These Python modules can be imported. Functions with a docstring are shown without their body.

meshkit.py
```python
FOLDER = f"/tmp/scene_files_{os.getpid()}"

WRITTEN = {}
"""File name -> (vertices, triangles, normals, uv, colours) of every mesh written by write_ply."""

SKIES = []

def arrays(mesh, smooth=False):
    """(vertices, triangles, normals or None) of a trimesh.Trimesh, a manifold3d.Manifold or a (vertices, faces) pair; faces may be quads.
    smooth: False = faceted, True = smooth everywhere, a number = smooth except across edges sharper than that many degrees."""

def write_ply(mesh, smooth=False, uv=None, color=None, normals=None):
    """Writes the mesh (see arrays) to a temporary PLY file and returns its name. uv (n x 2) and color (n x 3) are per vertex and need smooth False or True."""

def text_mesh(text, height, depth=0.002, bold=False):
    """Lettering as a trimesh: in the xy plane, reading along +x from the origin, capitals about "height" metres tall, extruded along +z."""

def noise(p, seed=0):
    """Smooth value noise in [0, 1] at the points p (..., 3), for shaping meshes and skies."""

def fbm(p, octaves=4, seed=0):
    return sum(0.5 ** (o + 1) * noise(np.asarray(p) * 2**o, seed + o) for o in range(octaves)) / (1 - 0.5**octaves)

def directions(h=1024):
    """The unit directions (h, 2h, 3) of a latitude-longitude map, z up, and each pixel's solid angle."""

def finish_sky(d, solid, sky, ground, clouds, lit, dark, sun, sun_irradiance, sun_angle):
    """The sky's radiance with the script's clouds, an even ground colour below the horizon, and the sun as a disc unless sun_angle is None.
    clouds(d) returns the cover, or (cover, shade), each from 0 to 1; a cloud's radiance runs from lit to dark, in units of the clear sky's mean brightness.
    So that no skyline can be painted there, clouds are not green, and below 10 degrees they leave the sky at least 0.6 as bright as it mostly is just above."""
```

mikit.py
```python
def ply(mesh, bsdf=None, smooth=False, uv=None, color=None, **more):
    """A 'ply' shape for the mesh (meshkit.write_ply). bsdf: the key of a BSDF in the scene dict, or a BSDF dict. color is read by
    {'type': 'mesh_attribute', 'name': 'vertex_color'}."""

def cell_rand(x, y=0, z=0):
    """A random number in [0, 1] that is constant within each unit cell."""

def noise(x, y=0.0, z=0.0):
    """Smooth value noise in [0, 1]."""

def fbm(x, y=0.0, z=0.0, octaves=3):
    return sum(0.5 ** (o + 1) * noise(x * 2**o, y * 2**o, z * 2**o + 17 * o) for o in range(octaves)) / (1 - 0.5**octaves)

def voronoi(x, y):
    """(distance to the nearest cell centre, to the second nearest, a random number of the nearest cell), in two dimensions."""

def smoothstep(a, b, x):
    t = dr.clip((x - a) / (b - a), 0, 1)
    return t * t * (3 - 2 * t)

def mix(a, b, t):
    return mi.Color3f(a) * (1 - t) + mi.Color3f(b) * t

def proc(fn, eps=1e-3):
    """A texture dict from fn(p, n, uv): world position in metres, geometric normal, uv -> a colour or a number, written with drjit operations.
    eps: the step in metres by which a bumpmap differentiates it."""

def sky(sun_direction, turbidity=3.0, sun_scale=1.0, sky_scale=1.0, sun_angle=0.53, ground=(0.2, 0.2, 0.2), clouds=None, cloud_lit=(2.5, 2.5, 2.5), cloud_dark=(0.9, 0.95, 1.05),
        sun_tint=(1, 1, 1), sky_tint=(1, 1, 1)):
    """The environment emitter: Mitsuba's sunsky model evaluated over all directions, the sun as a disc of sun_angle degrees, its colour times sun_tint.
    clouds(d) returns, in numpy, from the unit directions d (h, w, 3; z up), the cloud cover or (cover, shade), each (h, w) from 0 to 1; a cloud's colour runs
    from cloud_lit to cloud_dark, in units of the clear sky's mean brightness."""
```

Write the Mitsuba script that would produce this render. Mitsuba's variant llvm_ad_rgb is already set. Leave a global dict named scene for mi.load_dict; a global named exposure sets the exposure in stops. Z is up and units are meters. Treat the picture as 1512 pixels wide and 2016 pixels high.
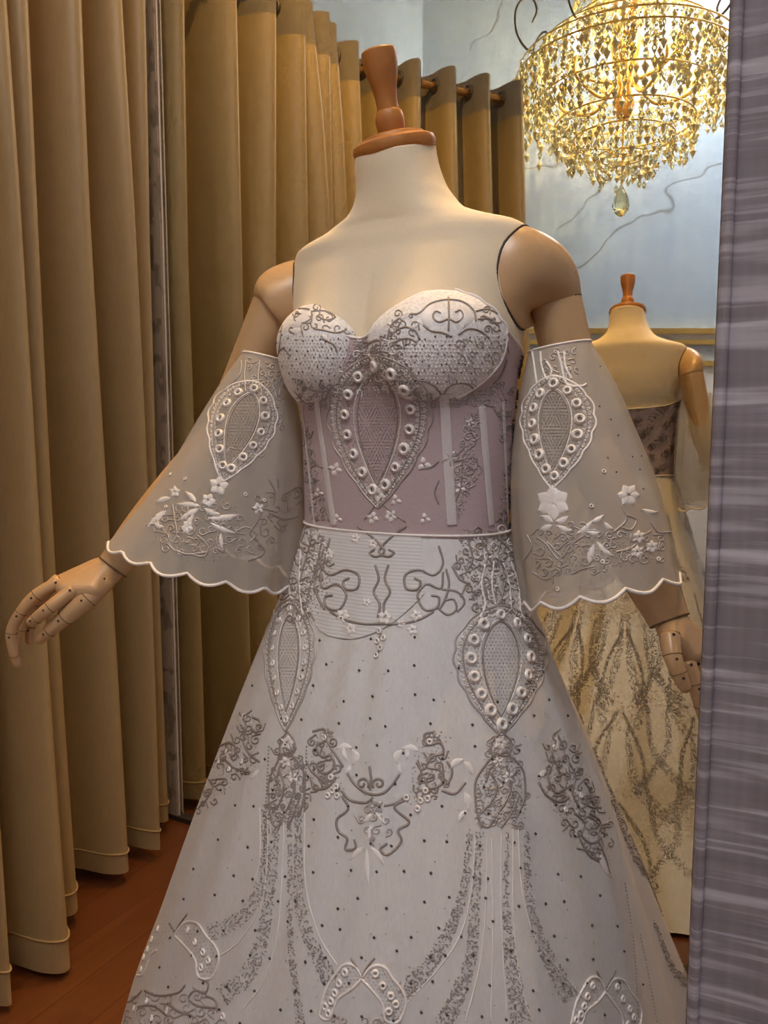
import math, random
import numpy as np, trimesh, mitsuba as mi, mikit, drjit as dr
from mikit import proc, noise, fbm, smoothstep, mix, cell_rand

T = mi.ScalarTransform4f
rng = np.random.default_rng(7)
random.seed(7)
scene, labels = {}, {}
PI = math.pi

# ------------------------------------------------------------------ camera
FPX, W, H = 1514.0, 1512, 2016
CAMH, YAW, PITCH = 1.30, 28.3, 5.9
CAM = np.array([0.0, 0.0, CAMH])
_y, _p = math.radians(YAW), math.radians(PITCH)
FWD = np.array([-math.sin(_y) * math.cos(_p), math.cos(_y) * math.cos(_p), -math.sin(_p)])
RIGHT = np.array([math.cos(_y), math.sin(_y), 0.0])
DOWN = np.cross(FWD, RIGHT)
scene['camera'] = {'type': 'perspective', 'fov': 2 * math.degrees(math.atan(W / 2 / FPX)), 'fov_axis': 'x', 'near_clip': 0.05, 'far_clip': 60.0,
                   'to_world': T().look_at(origin=CAM.tolist(), target=(CAM + FWD).tolist(), up=[0, 0, 1])}
exposure = 0.40
L_COOL = (11.8, 11.6, 12.0)      # the added ceiling panel, in place of daylight
I_WARM = (9.5, 5.4, 1.5)      # the downlights above the mannequin
L_BULB = (130.0, 100.0, 54.0)   # the chandelier's candle bulbs


def rays(px):
    px = np.atleast_2d(np.asarray(px, float))
    return FWD + RIGHT * ((px[:, :1] - W / 2) / FPX) + DOWN * ((px[:, 1:2] - H / 2) / FPX)


def at(x, y, depth):
    """the point at this distance in front of the camera's plane, seen in direction x, y"""
    return CAM + rays([[x, y]])[0] * depth


def project(p):
    q = np.atleast_2d(p) - CAM
    d = q @ FWD
    return np.stack([W / 2 + FPX * (q @ RIGHT) / d, H / 2 + FPX * (q @ DOWN) / d], 1)


# ------------------------------------------------------------------ room dimensions
MIRROR_Y = 1.86
X_LEFT, CEIL = -2.02, 4.0
_fx, _fy = -math.sin(_y), math.cos(_y)


def back_y(x):                     # the marble wall behind the camera stands askew to the mirror
    return (-1.40 - 0.474 * x) / 0.88 + 0.0


# ------------------------------------------------------------------ materials
def tw(b):
    return {'type': 'twosided', 'bsdf': b}


def pr(c, rough=0.6, metal=0.0, **k):
    return {'type': 'principled', 'base_color': c if isinstance(c, dict) else {'type': 'rgb', 'value': list(c)}, 'roughness': rough, 'metallic': metal, **k}


def mat(name, b):
    scene[name] = b
    return name


def f_marble(p, n, uv):
    x, y, z = p.x * 0.9 + p.y * 0.3, p.y, p.z
    w = fbm(x * 2.2 + 3.1, z * 2.2, 0.5, 4)
    q = p.x * 1.9 - z * 2.3 + w * 2.2
    a = dr.abs(q - dr.floor(q) - 0.5)
    v = (1 - smoothstep(0.0, 0.035, a)) * smoothstep(0.38, 0.52, noise(p.x * 3.4 + 4, z * 3.0))
    c = mix((0.46, 0.575, 0.76), (0.40, 0.52, 0.71), fbm(x * 2 + 7, z * 2, 0.0, 3))
    return mix(c, (0.20, 0.23, 0.26), v * 0.85)


def f_stone(p, n, uv):
    w = fbm(p.x * 20, p.y * 20, p.z * 11, 4)
    v = smoothstep(0.52, 0.66, fbm(p.x * 40 + 3, p.y * 40, p.z * 16 + w * 3, 4))
    return mix((0.42, 0.345, 0.265), (0.20, 0.155, 0.115), v * 0.8)


def f_wood_floor(p, n, uv):
    board = dr.floor(p.x / 0.12)
    r = cell_rand(board, dr.floor((p.y + cell_rand(board, 3) * 1.2) / 1.2))
    g = fbm(p.x * 55 + r * 40, p.y * 2.5, r * 9, 3)
    j = dr.abs(p.x / 0.12 - board - 0.5)
    c = mix((0.10, 0.028, 0.009), (0.165, 0.053, 0.017), g * 0.7 + r * 0.3)
    return mix(c, (0.06, 0.02, 0.01), smoothstep(0.485, 0.5, j))


def f_cap_wood(p, n, uv):
    g = fbm(p.x * 60, p.y * 60, p.z * 14, 3)
    return mix((0.36, 0.135, 0.032), (0.47, 0.19, 0.05), g)


def f_curtain(p, n, uv):
    g = fbm(p.x * 240, p.y * 240, p.z * 30, 2)
    return mix((0.36, 0.256, 0.126), (0.41, 0.296, 0.15), g)


def f_linen(p, n, uv):
    s = p.x * 1.0 + p.y * 0.4
    z = p.z
    wv = z + 0.004 * noise(s * 9, z * 9)
    a = fbm(s * 7 + 3, wv * 260, 0.0, 3)
    b = fbm(s * 5 + 13, wv * 90, 1.0, 3)
    c = noise(s * 210, z * 5)
    slub = smoothstep(0.56, 0.80, a) * 0.6 + smoothstep(0.52, 0.74, b) * 0.6
    base = mix((0.16, 0.13, 0.14), (0.22, 0.185, 0.20), c * 0.55 + a * 0.45)
    return mix(base, (0.40, 0.36, 0.385), dr.clip(slub, 0, 1) * 0.9) * (0.72 + 0.5 * b)


def f_form(p, n, uv):
    g = fbm(p.x * 500, p.y * 500, p.z * 500, 2)
    return mix((0.72, 0.60, 0.43), (0.77, 0.65, 0.475), g)


def f_satin(p, n, uv):
    g = fbm(p.x * 420, p.y * 420, p.z * 90, 2)
    return mix((0.60, 0.575, 0.56), (0.68, 0.652, 0.635), g)


def f_tulle(p, n, uv):
    g = noise(p.x * 900, p.y * 900, p.z * 900)
    return mix((0.42, 0.32, 0.325), (0.50, 0.39, 0.395), g)


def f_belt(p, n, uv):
    w = 0.5 + 0.5 * dr.sin(p.z * 2 * PI / 0.0046)  # light and shade of the pleats painted as stripes on smooth cloth
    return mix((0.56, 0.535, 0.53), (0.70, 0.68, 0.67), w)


def f_lace(p, n, uv):
    a = noise(p.x * 620, p.y * 620, p.z * 620)
    b = noise(p.x * 260 + 5, p.y * 260, p.z * 260)
    return mix((0.68, 0.645, 0.635), (0.84, 0.815, 0.80), smoothstep(0.3, 0.6, a * 0.6 + b * 0.4))


mat('m_marble', tw(pr(proc(f_marble), 0.25)))
mat('m_stone', tw(pr(proc(f_stone), 0.35)))
mat('m_floor', tw(pr(proc(f_wood_floor), 0.32)))
mat('m_capwood', tw(pr(proc(f_cap_wood), 0.38, specular=0.35)))
mat('m_curtain', tw(pr(proc(f_curtain), 0.42, sheen=0.5, sheen_tint=0.6)))
mat('m_heading', tw(pr((0.20, 0.165, 0.125), 0.7)))
mat('m_linen', tw(pr(proc(f_linen), 0.85)))
mat('m_form', tw(pr(proc(f_form), 0.8, sheen=0.2)))
mat('m_satin', tw(pr(proc(f_satin), 0.40, sheen=0.3, specular=0.6)))
mat('m_tulle', tw(pr(proc(f_tulle), 0.7)))
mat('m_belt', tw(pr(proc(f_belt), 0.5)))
mat('m_lace', tw(pr(proc(f_lace), 0.6)))
mat('m_skin', tw(pr((0.52, 0.325, 0.165), 0.3, specular=0.45)))
mat('m_dark', tw(pr((0.035, 0.022, 0.015), 0.6)))
mat('m_seam', tw(pr((0.15, 0.085, 0.042), 0.6)))
mat('m_white', tw(pr((0.80, 0.80, 0.80), 0.6)))
mat('m_ceiling', tw(pr((0.78, 0.78, 0.78), 0.8)))
mat('m_wallpaint', tw(pr((0.55, 0.50, 0.42), 0.8)))
mat('m_gold', tw(pr((0.80, 0.52, 0.16), 0.28, 0.9)))
mat('m_brass', tw(pr((0.62, 0.30, 0.09), 0.3, 0.7)))
mat('m_grommet', tw(pr((0.10, 0.08, 0.06), 0.4, 0.6)))
mat('m_bone', tw(pr((0.62, 0.565, 0.55), 0.6)))
mat('m_thread', tw(pr((0.30, 0.255, 0.235), 0.45, 0.2)))          # grey metallic thread
mat('m_silver', tw(pr((0.46, 0.42, 0.40), 0.4, 0.3)))
mat('m_ivory', tw(pr((0.83, 0.785, 0.76), 0.5)))                  # white embroidery
mat('m_pearl', tw(pr((0.86, 0.815, 0.785), 0.22, 0.0, clearcoat=0.6)))
mat('m_bead', tw(pr((0.075, 0.06, 0.055), 0.25, 0.4)))
mat('m_silverbead', tw(pr((0.58, 0.54, 0.51), 0.25, 0.5)))
mat('m_mirror', {'type': 'conductor', 'material': 'none', 'specular_reflectance': {'type': 'rgb', 'value': [0.92, 0.91, 0.83]}})
mat('m_organza', {'type': 'blendbsdf', 'weight': 0.56, 'a': {'type': 'null'},
                  'b': {'type': 'twosided', 'bsdf': {'type': 'diffuse', 'reflectance': {'type': 'rgb', 'value': [0.56, 0.52, 0.47]}}}})
mat('m_crystal', {'type': 'dielectric', 'int_ior': 1.52, 'specular_transmittance': {'type': 'rgb', 'value': [1.0, 0.94, 0.72]}})
mat('m_amber', tw(pr((0.95, 0.80, 0.42), 0.12, 0.15, clearcoat=1.0)))


# ------------------------------------------------------------------ helpers
def numbered(key):
    if key not in scene and key not in labels:
        return key
    i = 1
    while f'{key}_{i:03d}' in scene or f'{key}_{i:03d}' in labels:
        i += 1
    return f'{key}_{i:03d}'


def add(name, mesh, m, parent=None, smooth=False, **props):
    key = numbered(name if parent is None else parent + '__' + name)
    scene[key] = mikit.ply(mesh, m, smooth)
    if props:
        labels[key] = props
    return key


def thing(name, label, category, group=None):
    key = numbered(name)
    labels[key] = {'label': label, 'category': category}
    if group:
        labels[key]['group'] = group
    return key


def grid_mesh(P, wrap_u=False, wrap_v=False):
    """P: (nu, nv, 3) -> mesh"""
    nu, nv = P.shape[:2]
    idx = np.arange(nu * nv).reshape(nu, nv)
    i0, j0 = np.arange(nu if wrap_u else nu - 1), np.arange(nv if wrap_v else nv - 1)
    a = idx[i0][:, j0]
    b = idx[(i0 + 1) % nu][:, j0]
    c = idx[(i0 + 1) % nu][:, (j0 + 1) % nv]
    d = idx[i0][:, (j0 + 1) % nv]
    f = np.concatenate([np.stack([a, b, c], -1).reshape(-1, 3), np.stack([a, c, d], -1).reshape(-1, 3)])
    return trimesh.Trimesh(P.reshape(-1, 3), f, process=False)


def cat(ms):
    return trimesh.util.concatenate([m for m in ms if m is not None])


def box(c, s, rz=0.0):
    m = trimesh.creation.box(s)
    if rz:
        m.apply_transform(trimesh.transformations.rotation_matrix(rz, [0, 0, 1]))
    m.apply_translation(c)
    return m


def spline(pts, step=None, n=None, closed=False):
    """Catmull-Rom through the points"""
    p = np.asarray(pts, float)
    if len(p) < 3 and not closed:
        n = n or max(2, int(np.linalg.norm(p[-1] - p[0]) / (step or 1)) + 1)
        return p[0] + (p[-1] - p[0]) * np.linspace(0, 1, n)[:, None]
    q = np.vstack([p[-1:], p, p[:2]]) if closed else np.vstack([2 * p[:1] - p[1:2], p, 2 * p[-1:] - p[-2:-1]])
    out = []
    for i in range(len(q) - 3):
        a, b, c, d = q[i:i + 4]
        t = np.linspace(0, 1, 12, endpoint=False)[:, None]
        out.append(0.5 * (2 * b + (c - a) * t + (2 * a - 5 * b + 4 * c - d) * t**2 + (3 * b - a - 3 * c + d) * t**3))
    out = np.vstack(out + [q[-2][None]])
    s = np.concatenate([[0], np.cumsum(np.linalg.norm(np.diff(out, axis=0), axis=1))])
    n = n or max(3, int(s[-1] / step) + 1)
    u = np.linspace(0, s[-1], n)
    return np.stack([np.interp(u, s, out[:, k]) for k in range(p.shape[1])], 1)


def tube(pts, r, sides=6, closed=False, caps=True, flat=None, normal=None):
    """sweep; r number or per point; normal: per-point surface normal to orient; flat: ratio of height to width"""
    p = np.asarray(pts, float)
    if len(p) < 2:
        return None
    r = np.broadcast_to(np.asarray(r, float), (len(p),))
    t = np.roll(p, -1, 0) - np.roll(p, 1, 0) if closed else np.gradient(p, axis=0)
    t /= np.linalg.norm(t, axis=1, keepdims=True) + 1e-12
    if normal is None:
        up = np.zeros_like(p)
        ref = np.array([0, 0, 1.0]) if abs(t[0, 2]) < 0.9 else np.array([1.0, 0, 0])
        n = np.cross(t[0], ref)
        for i in range(len(p)):
            n = n - t[i] * (n @ t[i])
            n /= np.linalg.norm(n) + 1e-12
            up[i] = n
    else:
        up = normal - t * (normal * t).sum(1, keepdims=True)
        up /= np.linalg.norm(up, axis=1, keepdims=True) + 1e-12
    side = np.cross(t, up)
    a = np.arange(sides) * 2 * PI / sides + PI / sides
    ring = p[:, None] + r[:, None, None] * (np.cos(a)[None, :, None] * side[:, None] + (flat or 1.0) * np.sin(a)[None, :, None] * up[:, None])
    m = grid_mesh(ring, wrap_u=closed, wrap_v=True)
    if caps and not closed:
        v, f, k = m.vertices, m.faces, len(p) * sides
        j = np.arange(sides)
        e = (len(p) - 1) * sides
        f2 = np.vstack([np.stack([j * 0 + k, j, (j + 1) % sides], 1), np.stack([j * 0 + k + 1, e + (j + 1) % sides, e + j], 1)])
        m = trimesh.Trimesh(np.vstack([v, p[:1], p[-1:]]), np.vstack([f, f2]), process=False)
    return m


def lathe(prof, sides=32):
    """prof: (r, z) list from bottom to top"""
    prof = np.asarray(prof, float)
    a = np.arange(sides) * 2 * PI / sides
    P = np.stack([prof[:, :1] * np.cos(a), prof[:, :1] * np.sin(a), np.repeat(prof[:, 1:2], sides, 1)], -1)
    return grid_mesh(P[:, ::-1], wrap_v=True)


def torus(R, r, n=20, k=8):
    a = np.arange(n) * 2 * PI / n
    return tube(np.stack([R * np.cos(a), R * np.sin(a), 0 * a], 1), r, k, closed=True)


def frame_to(m, pos, z, x=None):
    z = np.asarray(z, float) / np.linalg.norm(z)
    x = np.cross([0, 0, 1.0] if abs(z[2]) < 0.9 else [0, 1.0, 0], z) if x is None else np.asarray(x, float)
    x = x - z * (x @ z)
    x /= np.linalg.norm(x)
    M = np.eye(4)
    M[:3, 0], M[:3, 1], M[:3, 2], M[:3, 3] = x, np.cross(z, x), z, pos
    q = m.copy()
    q.apply_transform(M)
    return q


OCT_V = np.array([[1, 0, 0], [-1, 0, 0], [0, 1, 0], [0, -1, 0], [0, 0, 1], [0, 0, -1]], float)
OCT_F = np.array([[0, 2, 4], [2, 1, 4], [1, 3, 4], [3, 0, 4], [2, 0, 5], [1, 2, 5], [3, 1, 5], [0, 3, 5]])


def beads(P, r):
    P = np.asarray(P, float)
    r = np.broadcast_to(np.asarray(r, float), (len(P),))
    v = P[:, None] + OCT_V[None] * r[:, None, None]
    f = OCT_F[None] + 6 * np.arange(len(P))[:, None, None]
    return trimesh.Trimesh(v.reshape(-1, 3), f.reshape(-1, 3), process=False)


# ------------------------------------------------------------------ the setting
labels_struct = {'kind': 'structure'}
XR = 2.3
pts_room = [(X_LEFT, MIRROR_Y + 0.03), (XR, MIRROR_Y + 0.03), (XR, back_y(XR)), (X_LEFT, back_y(X_LEFT))]


def slab(z0, z1):
    from shapely.geometry import Polygon
    m = trimesh.creation.extrude_polygon(Polygon(pts_room).buffer(0.05, join_style=2), z1 - z0)
    m.apply_translation([0, 0, z0])
    return m


def wall(a, b, z0=0.0, z1=CEIL, th=0.08, out=0.04):
    a, b = np.array(a, float), np.array(b, float)
    d = b - a
    L = np.linalg.norm(d)
    nrm = np.array([d[1], -d[0]]) / L
    c = (a + b) / 2 + nrm * out
    return box([c[0], c[1], (z0 + z1) / 2], [L + 0.08, th, z1 - z0], math.atan2(d[1], d[0]))


add('floor', slab(-0.08, 0.0), 'm_floor', kind='structure', label='glossy reddish brown wooden floor under the gown and curtains')
add('ceiling', slab(CEIL, CEIL + 0.08), 'm_ceiling', kind='structure', label='plain white ceiling high above the room')
pr_ = pts_room
add('wall_front', wall(pr_[1], pr_[0], out=0.04), 'm_wallpaint', kind='structure', label='painted wall behind the mirror')
add('wall_left', wall(pr_[0], pr_[3]), 'm_marble', kind='structure', label='pale blue grey wall behind the gold curtains')
add('wall_right', wall(pr_[2], pr_[1]), 'm_white', kind='structure', label='white side wall of the shop')
A, B = np.array(pr_[3]), np.array(pr_[2])
Z_RAIL = 2.0
ZR = 1.865
add('wall_back', wall(A, B, out=0.04), 'm_marble', kind='structure', label='pale blue grey marble wall with fine dark veins')
dwall = (B - A) / np.linalg.norm(B - A)
nwall = np.array([-dwall[1], dwall[0]])          # into the room
awall = math.atan2(dwall[1], dwall[0])
Lw = np.linalg.norm(B - A)


def on_back(s, z, proud, sx, sz):
    c = A + dwall * s + nwall * (proud / 2)
    return box([c[0], c[1], z], [sx, proud, sz], awall)


add('panelling', on_back(Lw / 2, 0.86, 0.012, Lw - 0.1, 1.72), 'm_white', 'wall_back', kind='structure', label='white panelling below the gold rails')
for z_, hh in ((ZR + 0.035, 0.03), (ZR - 0.03, 0.026), (ZR - 0.155, 0.03)):
    add('trim_%d' % (1 + sum(k.startswith('trim_') for k in scene)), on_back(Lw / 2, z_, 0.03, Lw - 0.1, hh), 'm_gold', kind='structure', label='gold rail on the marble wall')
for i in range(6):
    s0 = 0.5 + i * 0.8
    pm = cat([on_back(s0, 1.5, 0.03, 0.6, 0.03), on_back(s0, 0.25, 0.03, 0.6, 0.03), on_back(s0 - 0.3, 0.87, 0.03, 0.03, 1.28), on_back(s0 + 0.3, 0.87, 0.03, 0.03, 1.28)])
    add('panel_moulding', pm, 'm_white', 'wall_back')

# unseen ceiling panel, added to stand in for daylight from behind the camera
def ceiling_panel(x, y, sx, sy, L, label, group=None):
    t = thing('added_light_panel', label, 'ceiling light', group)
    fr = cat([box([x, y + s * (sy / 2 + 0.015), CEIL - 0.02], [sx + 0.06, 0.03, 0.04]) for s in (-1, 1)] +
             [box([x + s * (sx / 2 + 0.015), y, CEIL - 0.02], [0.03, sy, 0.04]) for s in (-1, 1)])
    add('frame', fr, 'm_white', t)
    d = trimesh.Trimesh([[x - sx / 2, y - sy / 2, CEIL - 0.025], [x + sx / 2, y - sy / 2, CEIL - 0.025], [x + sx / 2, y + sy / 2, CEIL - 0.025], [x - sx / 2, y + sy / 2, CEIL - 0.025]],
                        [[0, 2, 1], [0, 3, 2]], process=False)
    k = add('diffuser', d, 'm_white', t)
    scene[k]['emitter'] = {'type': 'area', 'radiance': {'type': 'rgb', 'value': list(L)}}


ceiling_panel(0.05, -0.85, 1.2, 0.9, L_COOL, 'unseen cool white ceiling panel added in place of daylight')
for x_, y_, tg_, cut_, k_ in ((-0.62, 1.50, [-0.50, 1.10, 1.45], 24.0, 0.55), (-0.12, 1.45, [-0.50, 1.10, 1.45], 24.0, 0.55), (-1.15, 1.74, [-1.75, 0.85, 1.6], 36.0, 0.8)):  # the last one is an unseen lamp added to brighten the curtains
    t = thing('downlight', 'warm round downlight in the ceiling, the ' + ('one added to brighten the gold curtains' if x_ < -1 else 'middle one of the three' if x_ < -.4 else 'one nearest the grey linen curtain'), 'ceiling light', 'downlights over the mannequin')
    add('housing', lathe([(.045, 0), (.07, 0), (.072, .004), (.07, .008), (.050, .008), (.046, .06), (.0, .062), (.0, .058), (.042, .056), (.045, 0)], 28).apply_translation([x_, y_, CEIL - 0.009]), 'm_white', t, 30)
    scene[t + '__lamp'] = {'type': 'spot', 'intensity': {'type': 'rgb', 'value': [c * k_ for c in I_WARM]}, 'cutoff_angle': cut_, 'beam_width': cut_ * 0.4,
                           'to_world': T().look_at(origin=[x_, y_, CEIL - 0.012], target=tg_, up=[0, 1, 0])}

# ------------------------------------------------------------------ the mirror
MX0, MX1, MZ0, MZ1 = -1.785, 1.25, 0.016, 3.7
mir = thing('mirror', 'tall wall mirror with narrow stone edge behind the mannequin', 'mirror')
P = np.array([[MX0, MIRROR_Y, MZ0], [MX1, MIRROR_Y, MZ0], [MX1, MIRROR_Y, MZ1], [MX0, MIRROR_Y, MZ1]])
add('glass', trimesh.Trimesh(np.vstack([P, P + [0, 0.008, 0]]), [[0, 1, 2], [0, 2, 3], [4, 6, 5], [4, 7, 6], [0, 4, 1], [1, 4, 5], [1, 5, 2], [2, 5, 6], [2, 6, 3], [3, 6, 7], [3, 7, 0], [0, 7, 4]], process=False), 'm_mirror', mir)
fm = box([MX0 - 0.035, MIRROR_Y - 0.002, (MZ0 + MZ1) / 2], [0.07, 0.026, MZ1 - MZ0 + 0.06])
add('stone_edge', fm, 'm_stone', mir, label='narrow mottled stone edge down the side of the mirror')
add('stone_edge', box([MX1 + 0.035, MIRROR_Y - 0.002, (MZ0 + MZ1) / 2], [0.07, 0.026, MZ1 - MZ0 + 0.06]), 'm_stone', mir)
add('edge_bead', tube([[MX0 + 0.004, MIRROR_Y - 0.008, MZ0], [MX0 + 0.004, MIRROR_Y - 0.008, MZ1]], 0.003, 8), 'm_bone', mir)
add('plinth', box([(MX0 + MX1) / 2, MIRROR_Y - 0.004, MZ0 / 2], [MX1 - MX0 + 0.14, 0.03, MZ0]), 'm_dark', mir, label='dark wooden base strip under the mirror')

# ------------------------------------------------------------------ gold curtains on the bent rail
Z_ROD = CAMH + 1.52
rail = spline([(-1.75, MIRROR_Y - 0.01), (-1.75, 1.3), (-1.75, 0.90), (-1.70, 0.74), (-1.52, 0.50), (-1.28, 0.20), (-1.22, 0.12)], n=400)
rail_s = np.concatenate([[0], np.cumsum(np.linalg.norm(np.diff(rail, axis=0), axis=1))])


def rail_at(s):
    p = np.stack([np.interp(s, rail_s, rail[:, k]) for k in (0, 1)], -1)
    e = 0.02
    q = np.stack([np.interp(s + e, rail_s, rail[:, k]) - np.interp(s - e, rail_s, rail[:, k]) for k in (0, 1)], -1)
    t = q / (np.linalg.norm(q, axis=-1, keepdims=True) + 1e-12)
    return p, np.stack([-t[..., 1], t[..., 0]], -1), t


rodk = thing('curtain_rod', 'bent brass curtain rod carrying the gold curtains', 'curtain rod')
add('tube', tube(np.column_stack([rail, np.full(len(rail), Z_ROD)]), 0.016, 10), 'm_brass', rodk, True)
add('wall_flange', frame_to(lathe([(0, 0), (0.04, 0), (0.04, 0.008), (0.02, 0.012), (0.0, 0.012)], 20), [-1.75, MIRROR_Y + 0.028, Z_ROD], [0, -1, 0]), 'm_brass', rodk)
add('end_cap', trimesh.creation.icosphere(2, 0.024).apply_translation([rail[-1, 0], rail[-1, 1], Z_ROD]), 'm_brass', rodk, True)
for s_ in (0.25, 0.57):
    p_, n_, t_ = rail_at(np.array([s_]))
    add('ceiling_hanger', tube([[p_[0, 0], p_[0, 1], Z_ROD], [p_[0, 0], p_[0, 1], CEIL]], 0.006, 8), 'm_brass', rodk)


def curtain(s0, s1, label, lam=0.172, amp=0.055, z0=0.02, flare=0.0, seed=0, inset=0.0):
    r = np.random.default_rng(seed)
    n = max(2, int(round((s1 - s0) / (lam / 2))))
    s = np.linspace(s0, s1, n * 16 + 1)
    ph = np.linspace(0, n * PI, len(s))
    k = r.uniform(0.75, 1.2, n + 2)
    j = np.minimum((ph / PI).astype(int), n - 1)
    z = np.concatenate([np.linspace(z0, 0.12, 4)[:-1], np.linspace(0.12, Z_ROD - 0.10, 40), np.linspace(Z_ROD - 0.085, Z_ROD + 0.055, 6)])
    S, Z = np.meshgrid(s, z, indexing='ij')
    t = np.clip((Z_ROD - Z) / Z_ROD, 0, 1)
    drift = 0.035 * t * np.sin(S * 5.1 + seed) + 0.02 * t * np.sin(S * 11 + Z * 1.1)
    p, nn, tt = rail_at(np.clip(S + drift, 0, rail_s[-1]))
    wob = 1 + (k[j][:, None] - 1) * np.minimum(1, t * 3)
    wave = np.sin(ph)[:, None] * np.ones_like(Z)
    wave = np.sign(wave) * np.abs(wave) ** 0.6
    off = amp * wave * wob * (1 + 0.25 * t) + flare * t + 0.02 + inset * np.exp(-((S - s0) / (0.22 if inset < 0 else 0.34)) ** 2) * (1.0 if inset < 0 else np.clip(t / 0.12, 0, 1))
    XY = p + nn * off[..., None]
    P = np.concatenate([XY, Z[..., None]], -1)
    c = thing('curtain', label, 'curtain', 'gold satin curtains')
    cut = 43
    add('drape', grid_mesh(P[:, :cut]), 'm_curtain', c, True)
    add('heading', grid_mesh(P[:, cut - 1:]), 'm_heading', c, True, label='dark heading band with rings')
    for i in range(n):
        pz, n2, t2 = rail_at(np.array([s0 + (i + 0.5 - 0.5) * (s1 - s0) / n]))
        d = (t2[0] + n2[0] * (0.9 if i % 2 == 0 else -0.9))
        nrm = np.array([t2[0, 0] * 1.0 + 0, t2[0, 1], 0])
        add('grommet', frame_to(torus(0.03, 0.008, 16, 6), [pz[0, 0], pz[0, 1], Z_ROD], nrm), 'm_grommet', c, True)
    # stitched hem
    add('hem_seam', tube(np.column_stack([XY[:, 2] + nn[:, 2] * 0.003, np.full(len(s), 0.10)]), 0.003, 5), 'm_curtain', c, True)
    return c


curtain(0.03, 0.78, 'gold brown satin curtain in deep dark folds beside the mirror edge', seed=3, z0=0.04, amp=0.092, inset=-0.12)
curtain(0.605, rail_s[-1] - 0.02, 'light brown satin curtain hanging nearest at the left, past the mannequin hand', seed=5, z0=0.02, amp=0.075, flare=0.13, inset=0.02)

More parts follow.
